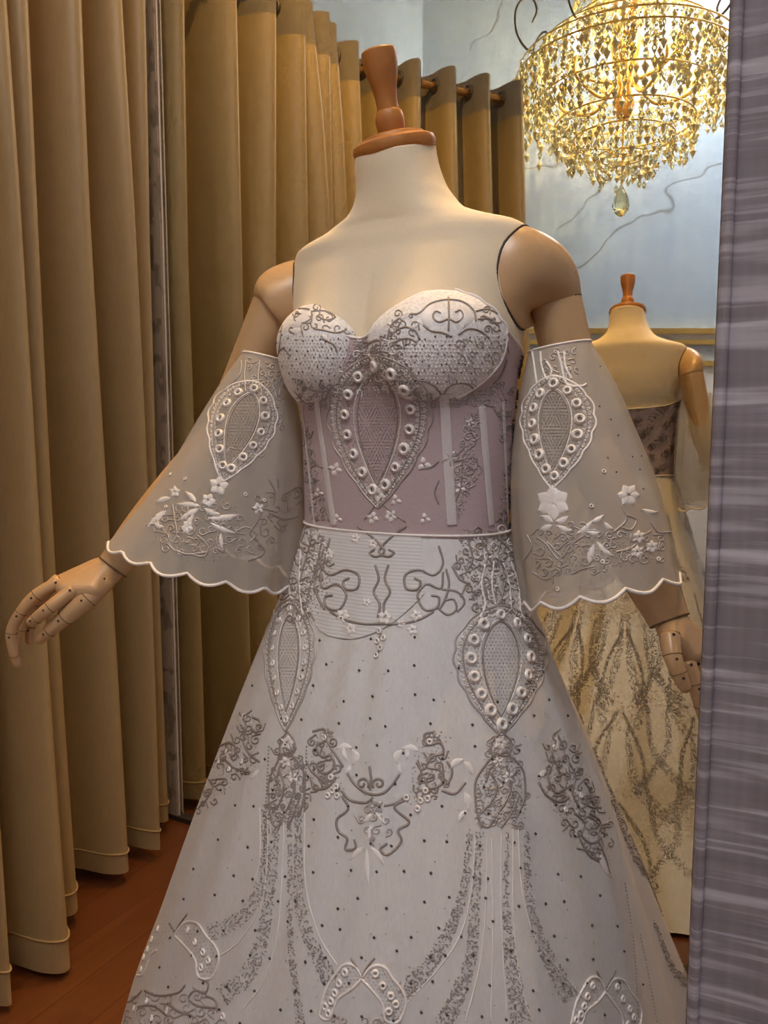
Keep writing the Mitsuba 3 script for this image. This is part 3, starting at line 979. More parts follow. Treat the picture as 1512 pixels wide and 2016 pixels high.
# --- bodice
for (x0, y0), (x1, y1), w in (((622, 782), (658, 1034), 17), ((874, 776), (890, 1034), 20), ((948, 800), (967, 1034), 16), ((990, 790), (1000, 1034), 12), ((594, 790), (620, 1034), 11)):
    put('boning', cord(C, [(x0, y0), ((x0 + x1) / 2, (y0 + y1) / 2), (x1, y1)], w, flat=0.16), 'm_bone', gown)
medallion(C, (738, 700), (744, 1000), 92, 104, gown, 15, 11.5, label='large beaded teardrop medallion at the centre of the bodice')
put('center_lace', dots(C, fill_grid([(700, 650), (740, 672), (782, 640), (800, 720), (840, 780), (650, 780), (684, 720)], 6.5, 1.0), 0.0014), 'm_silver', gown, kind='stuff')


def S(o, s, pts):
    return [(o[0] + x / s, o[1] + y / s) for x, y in pts]


b1 = lambda *pts: S((480, 540), 2.607, pts)


def scrolls(cl, list_, w, m, parent, name='scroll'):
    for q in list_:
        put(name, cord(cl, q, w), m, parent)


# cup scrollwork
scrolls(C, [b1((140, 300), (160, 230), (230, 185), (330, 180), (350, 220), (310, 250), (265, 240), (265, 205), (295, 205)), b1((350, 190), (420, 190), (470, 220), (420, 235), (380, 215)),
            b1((130, 330), (170, 290), (200, 230), (190, 330), (180, 400)), b1((360, 280), (420, 290), (480, 300), (540, 280)), b1((160, 440), (200, 380), (240, 420)), b1((400, 330), (460, 360), (480, 400)),
            b1((740, 330), (760, 260), (830, 210), (900, 200), (960, 150), (1050, 130), (1130, 145), (1180, 190), (1190, 240)), b1((1050, 120), (1052, 200), (1050, 290)),
            b1((1045, 230), (1000, 245), (970, 220), (985, 190), (1010, 200)), b1((1058, 230), (1090, 245), (1125, 220), (1110, 185), (1085, 195)), b1((780, 290), (830, 270), (880, 290), (900, 330)),
            b1((1190, 190), (1250, 180), (1310, 210), (1330, 260)), b1((1200, 230), (1260, 230), (1300, 260)), b1((740, 390), (790, 340), (850, 330), (890, 350)), b1((920, 260), (960, 290), (1020, 300), (1060, 320)),
            b1((1100, 310), (1150, 280), (1210, 290), (1260, 330))], 3.4, 'm_thread', gown)
scrolls(C, [b1((560, 500), (620, 430), (640, 360), (700, 340), (700, 420), (740, 500)), b1((300, 540), (340, 590), (420, 600), (480, 560)), b1((880, 540), (960, 560), (1010, 620), (940, 660), (900, 620)),
            b1((1010, 640), (1060, 570), (1140, 560), (1180, 600), (1130, 650), (1050, 660)), b1((260, 600), (320, 660), (400, 650), (440, 620)), b1((1180, 640), (1260, 590), (1320, 520), (1350, 440))], 4.0, 'm_thread', gown)
for b, t, w, bd in (((250, 262), (345, 185), 66, 14), ((240, 290), (300, 285), 40, 6), ((945, 275), (985, 150), 84, -22), ((1125, 275), (1120, 155), 80, 22), ((430, 340), (400, 310), 26, 0), ((520, 250), (560, 310), 30, 4), ((850, 280), (900, 250), 26, 4),
                     ((800, 230), (860, 200), 24, 0), ((640, 410), (690, 460), 30, 0), ((1230, 210), (1290, 230), 24, 0)):
    (a_, b_) = b1(b, t)
    put('white_patch', leaf(C, a_, b_, w / 2.607, bd / 2.607), 'm_ivory', gown)
put('cup_beads', dots(C, np.array(fill_grid(b1((170, 330), (300, 300), (500, 330), (560, 400), (520, 520), (420, 600), (300, 590), (190, 480)), 7.0, 0.5)), 0.0012), 'm_silverbead', gown, kind='stuff')
put('cup_beads', dots(C, np.array(fill_grid(b1((740, 400), (900, 330), (1100, 330), (1300, 300), (1340, 420), (1230, 560), (1000, 600), (800, 560)), 7.5, 0.6)), 0.0014), 'm_pearl', gown, kind='stuff')
put('cup_beads', dots(C, np.array(fill_grid(b1((160, 300), (560, 330), (560, 500), (300, 620), (170, 480)), 16, 5)), 0.0014), 'm_bead', gown, kind='stuff')
put('cup_beads', dots(C, np.array(fill_grid(b1((740, 330), (1340, 280), (1340, 430), (1000, 600), (760, 560)), 17, 5)), 0.0014), 'm_bead', gown, kind='stuff')
put('under_bust_lace', dots(C, np.array(fill_grid(b1((250, 560), (480, 560), (560, 560), (480, 640), (400, 690), (300, 660)), 6.5, 1.5)), 0.0016), 'm_silver', gown, kind='stuff')
put('under_bust_lace', dots(C, np.array(fill_grid(b1((800, 580), (930, 620), (1100, 640), (1300, 560), (1350, 560), (1280, 660), (1000, 690), (880, 660)), 6.5, 1.5)), 0.0016), 'm_silver', gown, kind='stuff')
# bodice flowers and vines
for c, r, n in (((925, 975), 30, 3), ((1060, 945), 34, 5), ((470, 1000), 28, 4), ((1110, 1100), 24, 3), ((385, 1120), 20, 3), ((690, 1130), 36, 5), ((780, 1160), 24, 3), ((660, 1250), 26, 4), ((930, 1255), 24, 3), ((480, 1255), 20, 3), ((1160, 760), 18, 4), ((755, 1240), 26, 5)):
    (c_,) = b1(c)
    put('flower', flower(C, c_, r / 2.0, n), 'm_ivory' if r != 34 else 'm_silver', gown)
scrolls(C, [b1((1200, 700), (1160, 790), (1190, 860), (1130, 920), (1120, 1000), (1110, 1100), (1070, 1200), (1060, 1260)), b1((1000, 960), (960, 990), (900, 1000)), b1((1060, 950), (1120, 900), (1130, 870)), b1((1080, 960), (1180, 940), (1200, 980)),
            b1((1150, 980), (1180, 1010), (1150, 1030), (1120, 1010)), b1((330, 880), (360, 960), (400, 990), (450, 1000)), b1((350, 1060), (390, 1120), (420, 1200), (440, 1270)), b1((690, 1160), (650, 1220), (620, 1260)), b1((700, 1160), (760, 1220), (830, 1270)),
            b1((1000, 1060), (980, 1120), (1000, 1180)), b1((280, 760), (320, 850), (340, 940), (350, 1040))], 3.0, 'm_thread', gown)
put('side_lace', dots(C, np.array(fill_grid(b1((270, 700), (330, 720), (380, 1000), (440, 1270), (340, 1270), (300, 950)), 8, 2.5)), 0.0014), 'm_thread', gown, kind='stuff')
put('side_lace', dots(C, np.array(fill_grid(b1((1140, 700), (1240, 690), (1180, 900), (1220, 1000), (1110, 1260), (1040, 1260), (1090, 1000)), 9, 2.5)), 0.0014), 'm_silver', gown, kind='stuff')
put('side_lace', dots(C, np.array(fill_grid(b1((1280, 640), (1380, 560), (1370, 900), (1400, 1270), (1300, 1270), (1340, 950)), 9, 2.5)), 0.0014), 'm_silver', gown, kind='stuff')

# --- waistband
TH, ZZ = np.meshgrid(np.linspace(-PI / 2 - 0.78, -PI / 2 + 0.72, 60), np.linspace(0, 1, 40), indexing='ij')
ZZ = Z_W + 0.003 - (1 - ZZ) * 0.141 * (1 - 0.45 * ((TH + PI / 2 + 0.05) / 0.75) ** 2)
add('waistband', grid_mesh(loc(skirt(TH, ZZ, 0.0022))), 'm_belt', gown, True, label='white satin waistband with fine pleats painted as light and dark stripes')
waist_r = loc(skirt(np.linspace(-PI, PI, 160, endpoint=False), np.full(160, Z_W + 0.003), 0.002))
add('waist_piping', tube(waist_r, 0.0022, 6, closed=True), 'm_ivory', gown, True)
C = front_cloth = Cloth([skirt_mesh, bod_mesh, grid_mesh(loc(skirt(TH, ZZ, 0.0024)))] + cup_meshes)
sym = lambda q, x=752: [(2 * x - a, b) for a, b in q]
belt = [[(704, 1036), (730, 1054), (757, 1084), (740, 1096), (728, 1088), (738, 1082)], [(640, 1075), (632, 1110), (650, 1132), (680, 1122), (706, 1132), (704, 1158), (682, 1160), (676, 1145), (688, 1138)],
        [(632, 1126), (636, 1158), (664, 1150), (682, 1172), (668, 1200), (644, 1196), (640, 1176), (655, 1172)], [(650, 1204), (680, 1220), (716, 1228), (752, 1228)], [(739, 1112), (746, 1140), (736, 1165), (748, 1190), (744, 1215)],
        [(640, 1200), (628, 1180), (620, 1150), (626, 1120)]]
for q in belt:
    scrolls(C, [q, sym(q)], 4.6, 'm_thread', gown)
scrolls(C, [[(890, 1115), (905, 1140), (925, 1150)], [(860, 1195), (880, 1210), (898, 1200), (893, 1180), (876, 1182)], [(870, 1160), (900, 1165), (914, 1185), (900, 1205)], [(742, 1290), (748, 1275), (744, 1262), (752, 1248)]], 4.0, 'm_thread', gown)
for c, r in (((675, 1212), 14), ((757, 1216), 15), ((820, 1212), 13), ((790, 1228), 10), ((722, 1186), 9), ((690, 1238), 12), ((812, 1240), 12), ((735, 1070), 10), ((700, 1060), 10), ((648, 1090), 11)):
    put('flower', flower(C, c, r, 5, r), 'm_ivory', gown)
for c in ((747, 1242), (755, 1256), (743, 1262), (749, 1275), (741, 1290)):
    pearl(C, c, 6.0, gown)
put('hip_lace', dots(C, np.array(fill_grid([(585, 1045), (640, 1045), (660, 1090), (640, 1200), (600, 1230), (545, 1200), (560, 1120)], 8, 2.5)), 0.0014), 'm_silver', gown, kind='stuff')
put('hip_lace', dots(C, np.array(fill_grid([(905, 1040), (1020, 1035), (1040, 1120), (1045, 1190), (940, 1200), (900, 1120)], 8, 2.5)), 0.0014), 'm_silver', gown, kind='stuff')
scrolls(C, [[(600, 1050), (580, 1100), (560, 1160), (548, 1215)], [(615, 1055), (600, 1110), (585, 1170), (575, 1225)], [(635, 1060), (625, 1110), (610, 1160), (600, 1215)], [(650, 1060), (640, 1100), (628, 1140)],
            [(940, 1050), (960, 1090), (950, 1130), (960, 1180)], [(990, 1050), (980, 1095), (995, 1130), (985, 1190)], [(960, 1045), (1000, 1080), (1020, 1130)], [(920, 1060), (930, 1100), (915, 1130)]], 4.0, 'm_thread', gown)
for q in ([(955, 1110), (948, 1150), (955, 1190), (945, 1215)], [(972, 1105), (968, 1150), (975, 1190)], [(1005, 1105), (1020, 1150), (1024, 1200), (1032, 1220)], [(990, 1108), (1002, 1150), (1006, 1200)], [(565, 1090), (545, 1150), (540, 1210)], [(592, 1085), (590, 1150), (596, 1210)]):
    scrolls(C, [q], 5.0, 'm_ivory', gown, 'white_cord')

# --- skirt medallions
medallion(C, (985, 1192), (986, 1448), 88, 88, gown, 14, 12, fill=False, label='beaded teardrop medallion on the skirt below the lowered arm')
medallion(C, (572, 1180), (562, 1440), 46, 50, gown, 16, 6.5, label='narrow beaded teardrop medallion on the side of the skirt')
# below the medallions: knots and scroll columns
for cx, sx in ((986, 1.0), (566, 0.72)):
    X = lambda pts: [(cx + a * sx, b) for a, b in pts]
    sc_ = [[(0, 1440), (-20, 1465), (-14, 1490), (10, 1480), (22, 1500)], [(0, 1440), (20, 1462), (12, 1488), (-12, 1484), (-30, 1505), (-50, 1540), (-48, 1600)], [(22, 1490), (44, 1520), (46, 1570), (30, 1610)], [(-20, 1520), (-8, 1550), (-20, 1580), (-40, 1600)],
           [(10, 1510), (20, 1545), (8, 1580), (-6, 1600), (-20, 1625)], [(-30, 1540), (-20, 1510), (0, 1500)], [(30, 1520), (16, 1540), (24, 1570)], [(-46, 1600), (-40, 1622), (-24, 1628), (-16, 1612)], [(0, 1630), (20, 1600), (34, 1570)]]
    scrolls(C, [X(q) for q in sc_], 4.2 if sx == 1 else 3.8, 'm_thread', gown)
    for c, r in (((0, 1462), 15), ((-6, 1500), 12), ((14, 1530), 12), ((-24, 1556), 11), ((22, 1590), 11), ((-10, 1610), 10)):
        put('flower', flower(C, X([c])[0], r, 5, r), 'm_ivory' if r > 11 else 'm_silver', gown)
    put('knot_lace', dots(C, np.array(fill_grid(X([(-20, 1450), (20, 1450), (30, 1500), (52, 1560), (46, 1625), (-52, 1625), (-50, 1550), (-28, 1500)]), 8.5, 3)), 0.0013), 'm_silver', gown, kind='stuff')

# --- band of scrollwork across the skirt
mid = [[(684, 1522), (700, 1545), (725, 1562), (752, 1562), (772, 1545), (786, 1524)], spiral((714, 1543), 13, 1.2, 0.6, -1), spiral((746, 1543), 13, 1.2, 2.5, 1), [(729, 1556), (731, 1535), (728, 1508)],
       [(673, 1566), (686, 1592), (664, 1612), (666, 1636), (684, 1650), (680, 1672), (700, 1670), (698, 1652)], [(797, 1574), (776, 1590), (806, 1618), (784, 1634), (790, 1656), (764, 1682), (748, 1672), (762, 1660)],
       [(672, 1556), (690, 1575), (720, 1580), (735, 1570)], [(800, 1566), (780, 1580), (756, 1586)],
       [(616, 1440), (640, 1436), (642, 1458), (624, 1468), (634, 1490), (652, 1488), (658, 1510), (640, 1524), (628, 1512), (640, 1504)], [(612, 1530), (620, 1552), (645, 1550), (662, 1530)], [(650, 1470), (664, 1490), (676, 1510)], [(604, 1500), (616, 1520), (640, 1540)],
       [(856, 1440), (836, 1446), (842, 1466), (866, 1462), (872, 1482), (850, 1490), (842, 1510), (866, 1516), (872, 1540), (848, 1552), (838, 1536), (852, 1528)], [(870, 1556), (895, 1562), (916, 1540)], [(820, 1500), (830, 1520), (826, 1545)], [(880, 1500), (890, 1520), (880, 1545)],
       [(472, 1404), (486, 1430), (480, 1460), (492, 1485), (512, 1500)], [(497, 1412), (512, 1420), (508, 1442), (494, 1436)], [(420, 1500), (440, 1495), (462, 1512), (490, 1520)], [(405, 1530), (420, 1545), (410, 1570), (392, 1590)], [(430, 1470), (452, 1462), (468, 1478), (455, 1492)],
       [(1098, 1450), (1086, 1480), (1098, 1510), (1110, 1480), (1100, 1452)], [(1088, 1500), (1078, 1530), (1092, 1560), (1112, 1550), (1112, 1524), (1098, 1528)], [(1120, 1500), (1132, 1530), (1126, 1560), (1140, 1590)], [(1060, 1540), (1075, 1565), (1100, 1578), (1120, 1570)],
       [(1150, 1540), (1164, 1562), (1150, 1580), (1172, 1590), (1180, 1570)], [(1130, 1600), (1150, 1620), (1145, 1645), (1165, 1660), (1182, 1650)], [(1160, 1600), (1182, 1620), (1176, 1650), (1192, 1690), (1200, 1720)], [(1140, 1650), (1156, 1680), (1178, 1696)]]
scrolls(C, mid, 4.6, 'm_thread', gown)
leaves = [((664, 1474), (694, 1472), 14, -4), ((694, 1474), (694, 1506), 16, -7), ((676, 1470), (684, 1496), 10, 3), ((690, 1506), (682, 1524), 10, 0), ((824, 1478), (792, 1474), 14, 4), ((792, 1476), (782, 1504), 16, 6), ((800, 1472), (798, 1498), 10, -3), ((784, 1504), (790, 1524), 10, 0),
          ((718, 1668), (690, 1694), 12, 3), ((722, 1672), (726, 1740), 11, 2), ((730, 1668), (756, 1704), 12, -3), ((736, 1600), (714, 1620), 11, 0), ((740, 1600), (760, 1624), 11, 0), ((730, 1625), (728, 1655), 12, 2),
          ((464, 1388), (486, 1400), 18, 3), ((482, 1404), (474, 1422), 12, 0), ((510, 1514), (494, 1534), 8, 0), ((912, 1495), (886, 1514), 15, 4), ((912, 1500), (930, 1524), 14, -3), ((914, 1560), (922, 1594), 15, -4), ((918, 1596), (904, 1616), 12, 2), ((1074, 1516), (1060, 1532), 11, 0),
          ((1182, 1676), (1202, 1728), 11, 4), ((1094, 1446), (1098, 1474), 9, 0), ((1130, 1558), (1150, 1570), 9, 0), ((386, 1588), (394, 1612), 9, 0), ((404, 1540), (418, 1556), 10, 0), ((440, 1490), (456, 1480), 10, 0)]
for a_, b_, w_, bd_ in leaves:
    put('leaf', leaf(C, a_, b_, w_, bd_), 'm_ivory', gown)
for c, r in (((739, 1588), 17), ((647, 1444), 11), ((855, 1452), 11), ((448, 1480), 12), ((1160, 1572), 12), ((1165, 1632), 12), ((1100, 1500), 11), ((400, 1560), 11), ((1176, 1672), 11)):
    put('flower', flower(C, c, r, 5, r), 'm_silver', gown)
for c in ((640, 1452), (652, 1530), (662, 1548), (646, 1566), (664, 1566), (655, 1556), (846, 1460), (838, 1556), (800, 1570), (828, 1576), (822, 1592), (842, 1572), (447, 1479), (432, 1499), (452, 1514), (477, 1499), (1112, 1594), (1142, 1566), (1090, 1472)):
    pearl(C, c, 6.0, gown)
put('vine_lace', dots(C, np.array(fill_grid([(610, 1440), (660, 1440), (680, 1560), (610, 1560)], 10, 3)), 0.0012), 'm_silver', gown, kind='stuff')
put('vine_lace', dots(C, np.array(fill_grid([(820, 1440), (880, 1440), (890, 1560), (800, 1590)], 10, 3)), 0.0012), 'm_silver', gown, kind='stuff')
put('vine_lace', dots(C, np.array(fill_grid([(1075, 1450), (1120, 1450), (1200, 1600), (1205, 1700), (1160, 1690), (1070, 1570)], 9, 3)), 0.0012), 'm_silver', gown, kind='stuff')
put('vine_lace', dots(C, np.array(fill_grid([(470, 1400), (510, 1410), (510, 1510), (390, 1600), (385, 1560), (430, 1480)], 9, 3)), 0.0012), 'm_silver', gown, kind='stuff')


def curls(name, cl, poly, step, r, w, m, parent, seed=0):
    """lace filigree: small curls close together, one piece of cloth"""
    rg = np.random.default_rng(seed + 100)
    out = []
    for c in fill_grid(poly, step, step * 0.28):
        q = spiral(c, r * rg.uniform(0.75, 1.25), rg.uniform(0.8, 1.5), rg.uniform(0, 2 * PI), rg.choice([-1, 1]))
        b = q[0] + (q[0] - q[2]) * rg.uniform(0.5, 1.4)
        out.append(cord(cl, np.vstack([b, q[::2]]), w))
    out = [o for o in out if o is not None]
    if out:
        add(name, cat(out), m, parent, True, kind='stuff')


for nm, poly, st, r__, w__, m__ in (
    ('hip_lace', [(585, 1045), (650, 1045), (650, 1110), (625, 1200), (600, 1240), (545, 1210), (560, 1120)], 19, 8, 3.4, 'm_thread'), ('hip_lace', [(905, 1045), (1020, 1040), (1045, 1190), (940, 1210), (900, 1120)], 20, 8, 3.4, 'm_thread'),
    ('hip_lace', [(575, 1045), (640, 1045), (600, 1240), (540, 1240)], 26, 9, 3.0, 'm_ivory'), ('hip_lace', [(930, 1045), (1020, 1040), (1045, 1220), (940, 1220)], 28, 9, 3.2, 'm_ivory'),
    ('knot_lace', [(560, 1440), (575, 1440), (610, 1520), (605, 1620), (525, 1620), (530, 1520)], 18, 7, 3.0, 'm_thread'), ('knot_lace', [(970, 1440), (1005, 1440), (1046, 1560), (1030, 1630), (936, 1625), (940, 1540)], 20, 8, 3.2, 'm_silver'),
    ('vine_lace', [(608, 1445), (655, 1440), (672, 1570), (606, 1560)], 22, 9, 3.4, 'm_thread'), ('vine_lace', [(832, 1445), (876, 1440), (886, 1560), (806, 1590)], 22, 9, 3.4, 'm_thread'),
    ('vine_lace', [(1078, 1450), (1120, 1450), (1205, 1600), (1205, 1700), (1160, 1690), (1070, 1570)], 21, 9, 3.2, 'm_thread'), ('vine_lace', [(475, 1410), (512, 1415), (510, 1510), (390, 1610), (378, 1570), (430, 1480)], 21, 9, 3.2, 'm_thread'),
    ('vine_lace', [(700, 1590), (770, 1590), (765, 1650), (735, 1670), (705, 1650)], 22, 8, 3.0, 'm_silver'),
    ('hem_lace', [(240, 1960), (300, 1940), (420, 1960), (440, 2016), (228, 2016)], 24, 10, 3.2, 'm_silver'), ('hem_lace', [(660, 1990), (780, 1990), (800, 2016), (640, 2016)], 22, 9, 3.0, 'm_silver'),
    ('medallion_lace', tear((985, 1192), (986, 1448), 88, 88, 0.96)[:48].tolist() + tear((985, 1192), (986, 1448), 88, 88, 0.72)[:48][::-1].tolist(), 13, 5, 2.6, 'm_thread'),
    ('side_lace', b1((270, 690), (330, 720), (380, 1000), (440, 1270), (330, 1270), (300, 950)), 18, 7, 2.8, 'm_thread'), ('side_lace', b1((1150, 700), (1240, 690), (1180, 900), (1220, 1000), (1110, 1260), (1040, 1260), (1090, 1000)), 17, 7, 2.8, 'm_silver'),
    ('side_lace', b1((1290, 640), (1380, 560), (1370, 900), (1400, 1270), (1310, 1270), (1340, 950)), 18, 7, 2.8, 'm_thread'),
    ('center_lace', [(700, 652), (735, 676), (775, 646), (800, 720), (838, 770), (650, 775), (684, 720)], 18, 7, 3.0, 'm_thread'), ('center_lace', [(700, 652), (735, 676), (775, 646), (800, 720), (838, 770), (650, 775), (684, 720)], 24, 8, 3.0, 'm_ivory'),
    ('under_bust_lace', b1((240, 540), (480, 560), (560, 540), (480, 650), (400, 700), (300, 670)), 17, 7, 3.0, 'm_thread'), ('under_bust_lace', b1((800, 580), (930, 620), (1100, 640), (1300, 560), (1370, 520), (1290, 660), (1000, 690), (880, 660)), 18, 7, 3.0, 'm_thread'),
    ('cup_lace', b1((130, 300), (200, 190), (340, 160), (480, 200), (570, 300), (500, 310), (330, 290), (200, 330)), 22, 8, 2.6, 'm_thread'), ('cup_lace', b1((720, 300), (800, 190), (900, 150), (880, 250), (900, 330), (740, 380)), 20, 8, 2.6, 'm_thread'), ('cup_lace', b1((1190, 180), (1300, 190), (1360, 320), (1250, 330), (1190, 260)), 19, 8, 2.6, 'm_thread'),
    ('cup_lace', b1((1080, 320), (1340, 300), (1340, 430), (1230, 560), (1060, 560)), 24, 9, 2.8, 'm_silver'), ('cup_lace', b1((560, 320), (700, 330), (740, 520), (600, 540), (520, 480)), 18, 7, 2.8, 'm_thread')):
    curls(nm, C, poly, st, r__, w__, m__, gown, len(nm))
curls('sleeve_lace', sleeveL_cloth, [(300, 1010), (400, 975), (470, 1000), (500, 1080), (400, 1105), (320, 1080)], 22, 9, 2.8, 'm_silver', slL, 1)
curls('sleeve_lace', sleeveL_cloth, [(505, 740), (550, 760), (560, 840), (500, 910), (445, 940), (410, 900), (420, 840), (440, 880), (490, 890), (530, 830)], 15, 6, 2.6, 'm_silver', slL, 2)
curls('sleeve_lace', sleeveL_cloth, [(505, 980), (590, 950), (580, 1040), (500, 1090)], 24, 9, 2.6, 'm_thread', slL, 3)
curls('sleeve_lace', sleeveR_cloth, [(1045, 1040), (1160, 1030), (1300, 1050), (1310, 1110), (1160, 1125), (1060, 1140)], 24, 9, 2.8, 'm_silver', slR, 4)
curls('sleeve_lace', sleeveR_cloth, [(1060, 690), (1130, 690), (1150, 760), (1070, 760)], 18, 7, 3.0, 'm_silver', slR, 5)
curls('sleeve_lace', sleeveL_cloth, [(490, 705), (555, 715), (570, 765), (480, 770)], 17, 7, 3.0, 'm_silver', slL, 6)


# --- flowing bead bands
def band(pts, w0, w1, dens=1.0):
    q = spline(pts, step=3.0)
    t = np.gradient(q, axis=0)
    t /= np.linalg.norm(t, axis=1, keepdims=True)
    nn = np.stack([-t[:, 1], t[:, 0]], 1)
    w = np.linspace(0, 1, len(q)) ** 1.6 * (w1 - w0) + w0
    out = []
    for i in range(len(q)):
        k = rng.poisson(max(0.5, w[i] / 6.0 * dens))
        out.append(q[i] + nn[i] * (rng.uniform(-0.5, 0.5, (k, 1)) * w[i]) + rng.uniform(-1.5, 1.5, (k, 1)) * t[i])
    return np.vstack(out)


def two_tone(px, parent=None, name='bead_band'):
    k = rng.random(len(px)) < 0.62
    put(name, dots(C, px[k], 0.00125), 'm_thread', gown, kind='stuff')
    put(name, dots(C, px[~k], 0.00125), 'm_silverbead', gown, kind='stuff')


bands = [([(524, 1584), (523, 1640), (521, 1705), (508, 1760), (482, 1800), (448, 1822), (412, 1838)], 14, 34), ([(545, 1590), (540, 1680), (533, 1756), (510, 1870), (478, 1930), (436, 1962)], 14, 40), ([(570, 1590), (571, 1700), (573, 1856), (592, 2016)], 9, 16),
         ([(588, 1590), (588, 1700), (590, 1781), (613, 1856), (650, 1930)], 13, 34), ([(924, 1635), (917, 1730), (892, 1815), (850, 1890), (792, 1957)], 12, 40), ([(945, 1640), (937, 1756), (926, 1882), (900, 1960), (872, 2016)], 14, 36),
         ([(1000, 1640), (996, 1760), (1004, 1880), (1026, 2010)], 8, 40), ([(1037, 1632), (1040, 1756), (1062, 1846), (1092, 1910), (1124, 1962)], 10, 38)]
for q, a_, b_ in bands:
    two_tone(band(q, a_, b_))
for q in ([(528, 1600), (526, 1700), (512, 1786), (472, 1852), (427, 1886)], [(560, 1600), (556, 1720), (546, 1840), (520, 1930), (480, 1985)], [(512, 1590), (512, 1690), (500, 1740)], [(600, 1600), (602, 1740), (628, 1840), (664, 1900)],
          [(987, 1640), (986, 1760), (990, 1880), (1000, 2016)], [(1010, 1628), (1010, 1800), (1024, 1930), (1046, 2010)], [(1020, 1628), (1026, 1740), (1050, 1840), (1093, 1900), (1150, 1966)], [(935, 1650), (928, 1750), (906, 1840), (860, 1910), (800, 1975)],
          [(958, 1645), (956, 1780), (944, 1900), (916, 2010)], [(968, 1650), (970, 1830), (966, 2010)]):
    put('white_cord', cord(C, q, 2.6), 'm_ivory', gown)
for q in ([(530, 1470), (524, 1590), (520, 1700)], [(604, 1470), (600, 1590)], [(1260, 1840), (1278, 1930), (1292, 2010)], [(1230, 1740), (1246, 1850), (1256, 2000)]):
    px = spline(q, step=7)
    put('bead_line', dots(C, px, 0.0015), 'm_thread', gown, kind='stuff')

# --- arched motifs along the bottom of the frame
lobeL = [(0, -2), (-14, -24), (-34, -28), (-50, -12), (-70, 20), (-80, 54), (-83, 74), (-66, 80), (-56, 60), (-46, 38), (-20, 20), (0, 0)]
lobeR = [(0, -2), (20, -24), (44, -22), (60, 0), (80, 24), (86, 50), (72, 84), (46, 82), (40, 50), (24, 28), (0, 2)]
pl = [(-33, -12), (-45, 9), (-53, 28), (-61, 44), (-72, 55), (-66, 68), (26, -10), (40, 14), (56, 34), (66, 50), (52, 64)]
for cx, cy, sx in ((345, 1840, 1.0), (713, 1926, 1.0), (1192, 1952, 0.82)):
    X = lambda pts: [(cx + a * sx, cy + b) for a, b in pts]
    k = put('arch_motif', cord(C, X(lobeR), 5.0), 'm_ivory', gown, label='white corded arch motif with sequins')
    put('lobe_cord', cord(C, X(lobeL), 5.0), 'm_ivory', k)
    put('feeler', cord(C, X([(0, -4), (-12, -24), (-22, -40)]), 4.0), 'm_thread', k)
    put('feeler', cord(C, X([(0, -4), (10, -22), (24, -40)]), 4.0), 'm_thread', k)
    for c in pl:
        pearl(C, X([c])[0], 7.0, k)
    put('lobe_net', dots(C, np.array(fill_grid(X(lobeL), 7.5, 1)), 0.0011), 'm_silver', k, kind='stuff')
    put('lobe_net', dots(C, np.array(fill_grid(X(lobeR), 7.5, 1)), 0.0011), 'm_silver', k, kind='stuff')
scrolls(C, [[(392, 1925), (410, 1935), (405, 1955), (385, 1950), (372, 1965), (390, 1980), (430, 1985)], [(250, 1960), (280, 1950), (310, 1960), (350, 1955), (365, 1940)], [(330, 1975), (350, 1990), (380, 2000)], [(260, 1985), (300, 1980), (330, 2000)], [(405, 1960), (425, 1970), (428, 1992)],
            [(240, 1975), (262, 1968), (286, 1940), (296, 1905)]], 4.0, 'm_thread', gown)
for c in ((265, 1985), (290, 1970), (330, 1990), (440, 2000), (300, 2004)):
    pearl(C, c, 6.5, gown)

# --- dark crystals strewn over the skirt
g = fill_grid([(600, 1250), (905, 1250), (900, 1430), (1060, 1300), (1110, 1340), (1245, 1840), (1290, 2016), (280, 2016), (330, 1760), (420, 1500), (500, 1300), (520, 1330), (540, 1450)], 58, 17)
put('crystal_scatter', dots(C, g, 0.0022), 'm_bead', gown, kind='stuff')
g = fill_grid([(600, 1250), (905, 1250), (1060, 1300), (1245, 1840), (1290, 2016), (280, 2016), (420, 1500), (520, 1330)], 66, 22)
put('crystal_scatter', dots(C, g, 0.0013), 'm_silverbead', gown, kind='stuff')

# --- sleeve embroidery
cl = sleeveL_cloth
medallion(cl, (505, 752), (438, 948), 66, 62, slL, 13, 10, sub=False)
s2 = lambda *pts: S((0, 640), 2.4387, pts)
scrolls(cl, [s2((1180, 170), (1175, 250), (1180, 320)), s2((1250, 170), (1240, 260), (1260, 330)), s2((1160, 170), (1150, 240), (1090, 300), (1040, 370)), s2((1270, 240), (1310, 290), (1330, 350))], 4.2, 'm_silver', slL)
for a_, b_, w_ in ((s2((960, 870))[0], s2((850, 860))[0], 11), (s2((960, 880))[0], s2((860, 940))[0], 11), (s2((980, 880))[0], s2((1060, 910))[0], 11), (s2((980, 860))[0], s2((1040, 840))[0], 10), (s2((930, 910))[0], s2((880, 1000))[0], 11), (s2((940, 850))[0], s2((890, 800))[0], 10),
                   (s2((1000, 930))[0], s2((1150, 910))[0], 12), (s2((1010, 950))[0], s2((1130, 1000))[0], 10), (s2((800, 890))[0], s2((710, 970))[0], 12), (s2((820, 830))[0], s2((750, 850))[0], 9), (s2((1060, 1000))[0], s2((1070, 1080))[0], 9), (s2((740, 950))[0], s2((790, 970))[0], 10)):
    put('leaf', leaf(cl, a_, b_, w_, 2), 'm_ivory', slL)
for c, r in ((s2((1050, 770))[0], 20), (s2((900, 970))[0], 13), (s2((840, 800))[0], 11), (s2((1000, 840))[0], 14), (s2((1240, 880))[0], 12)):
    put('flower', flower(cl, c, r, 5, r), 'm_ivory', slL)
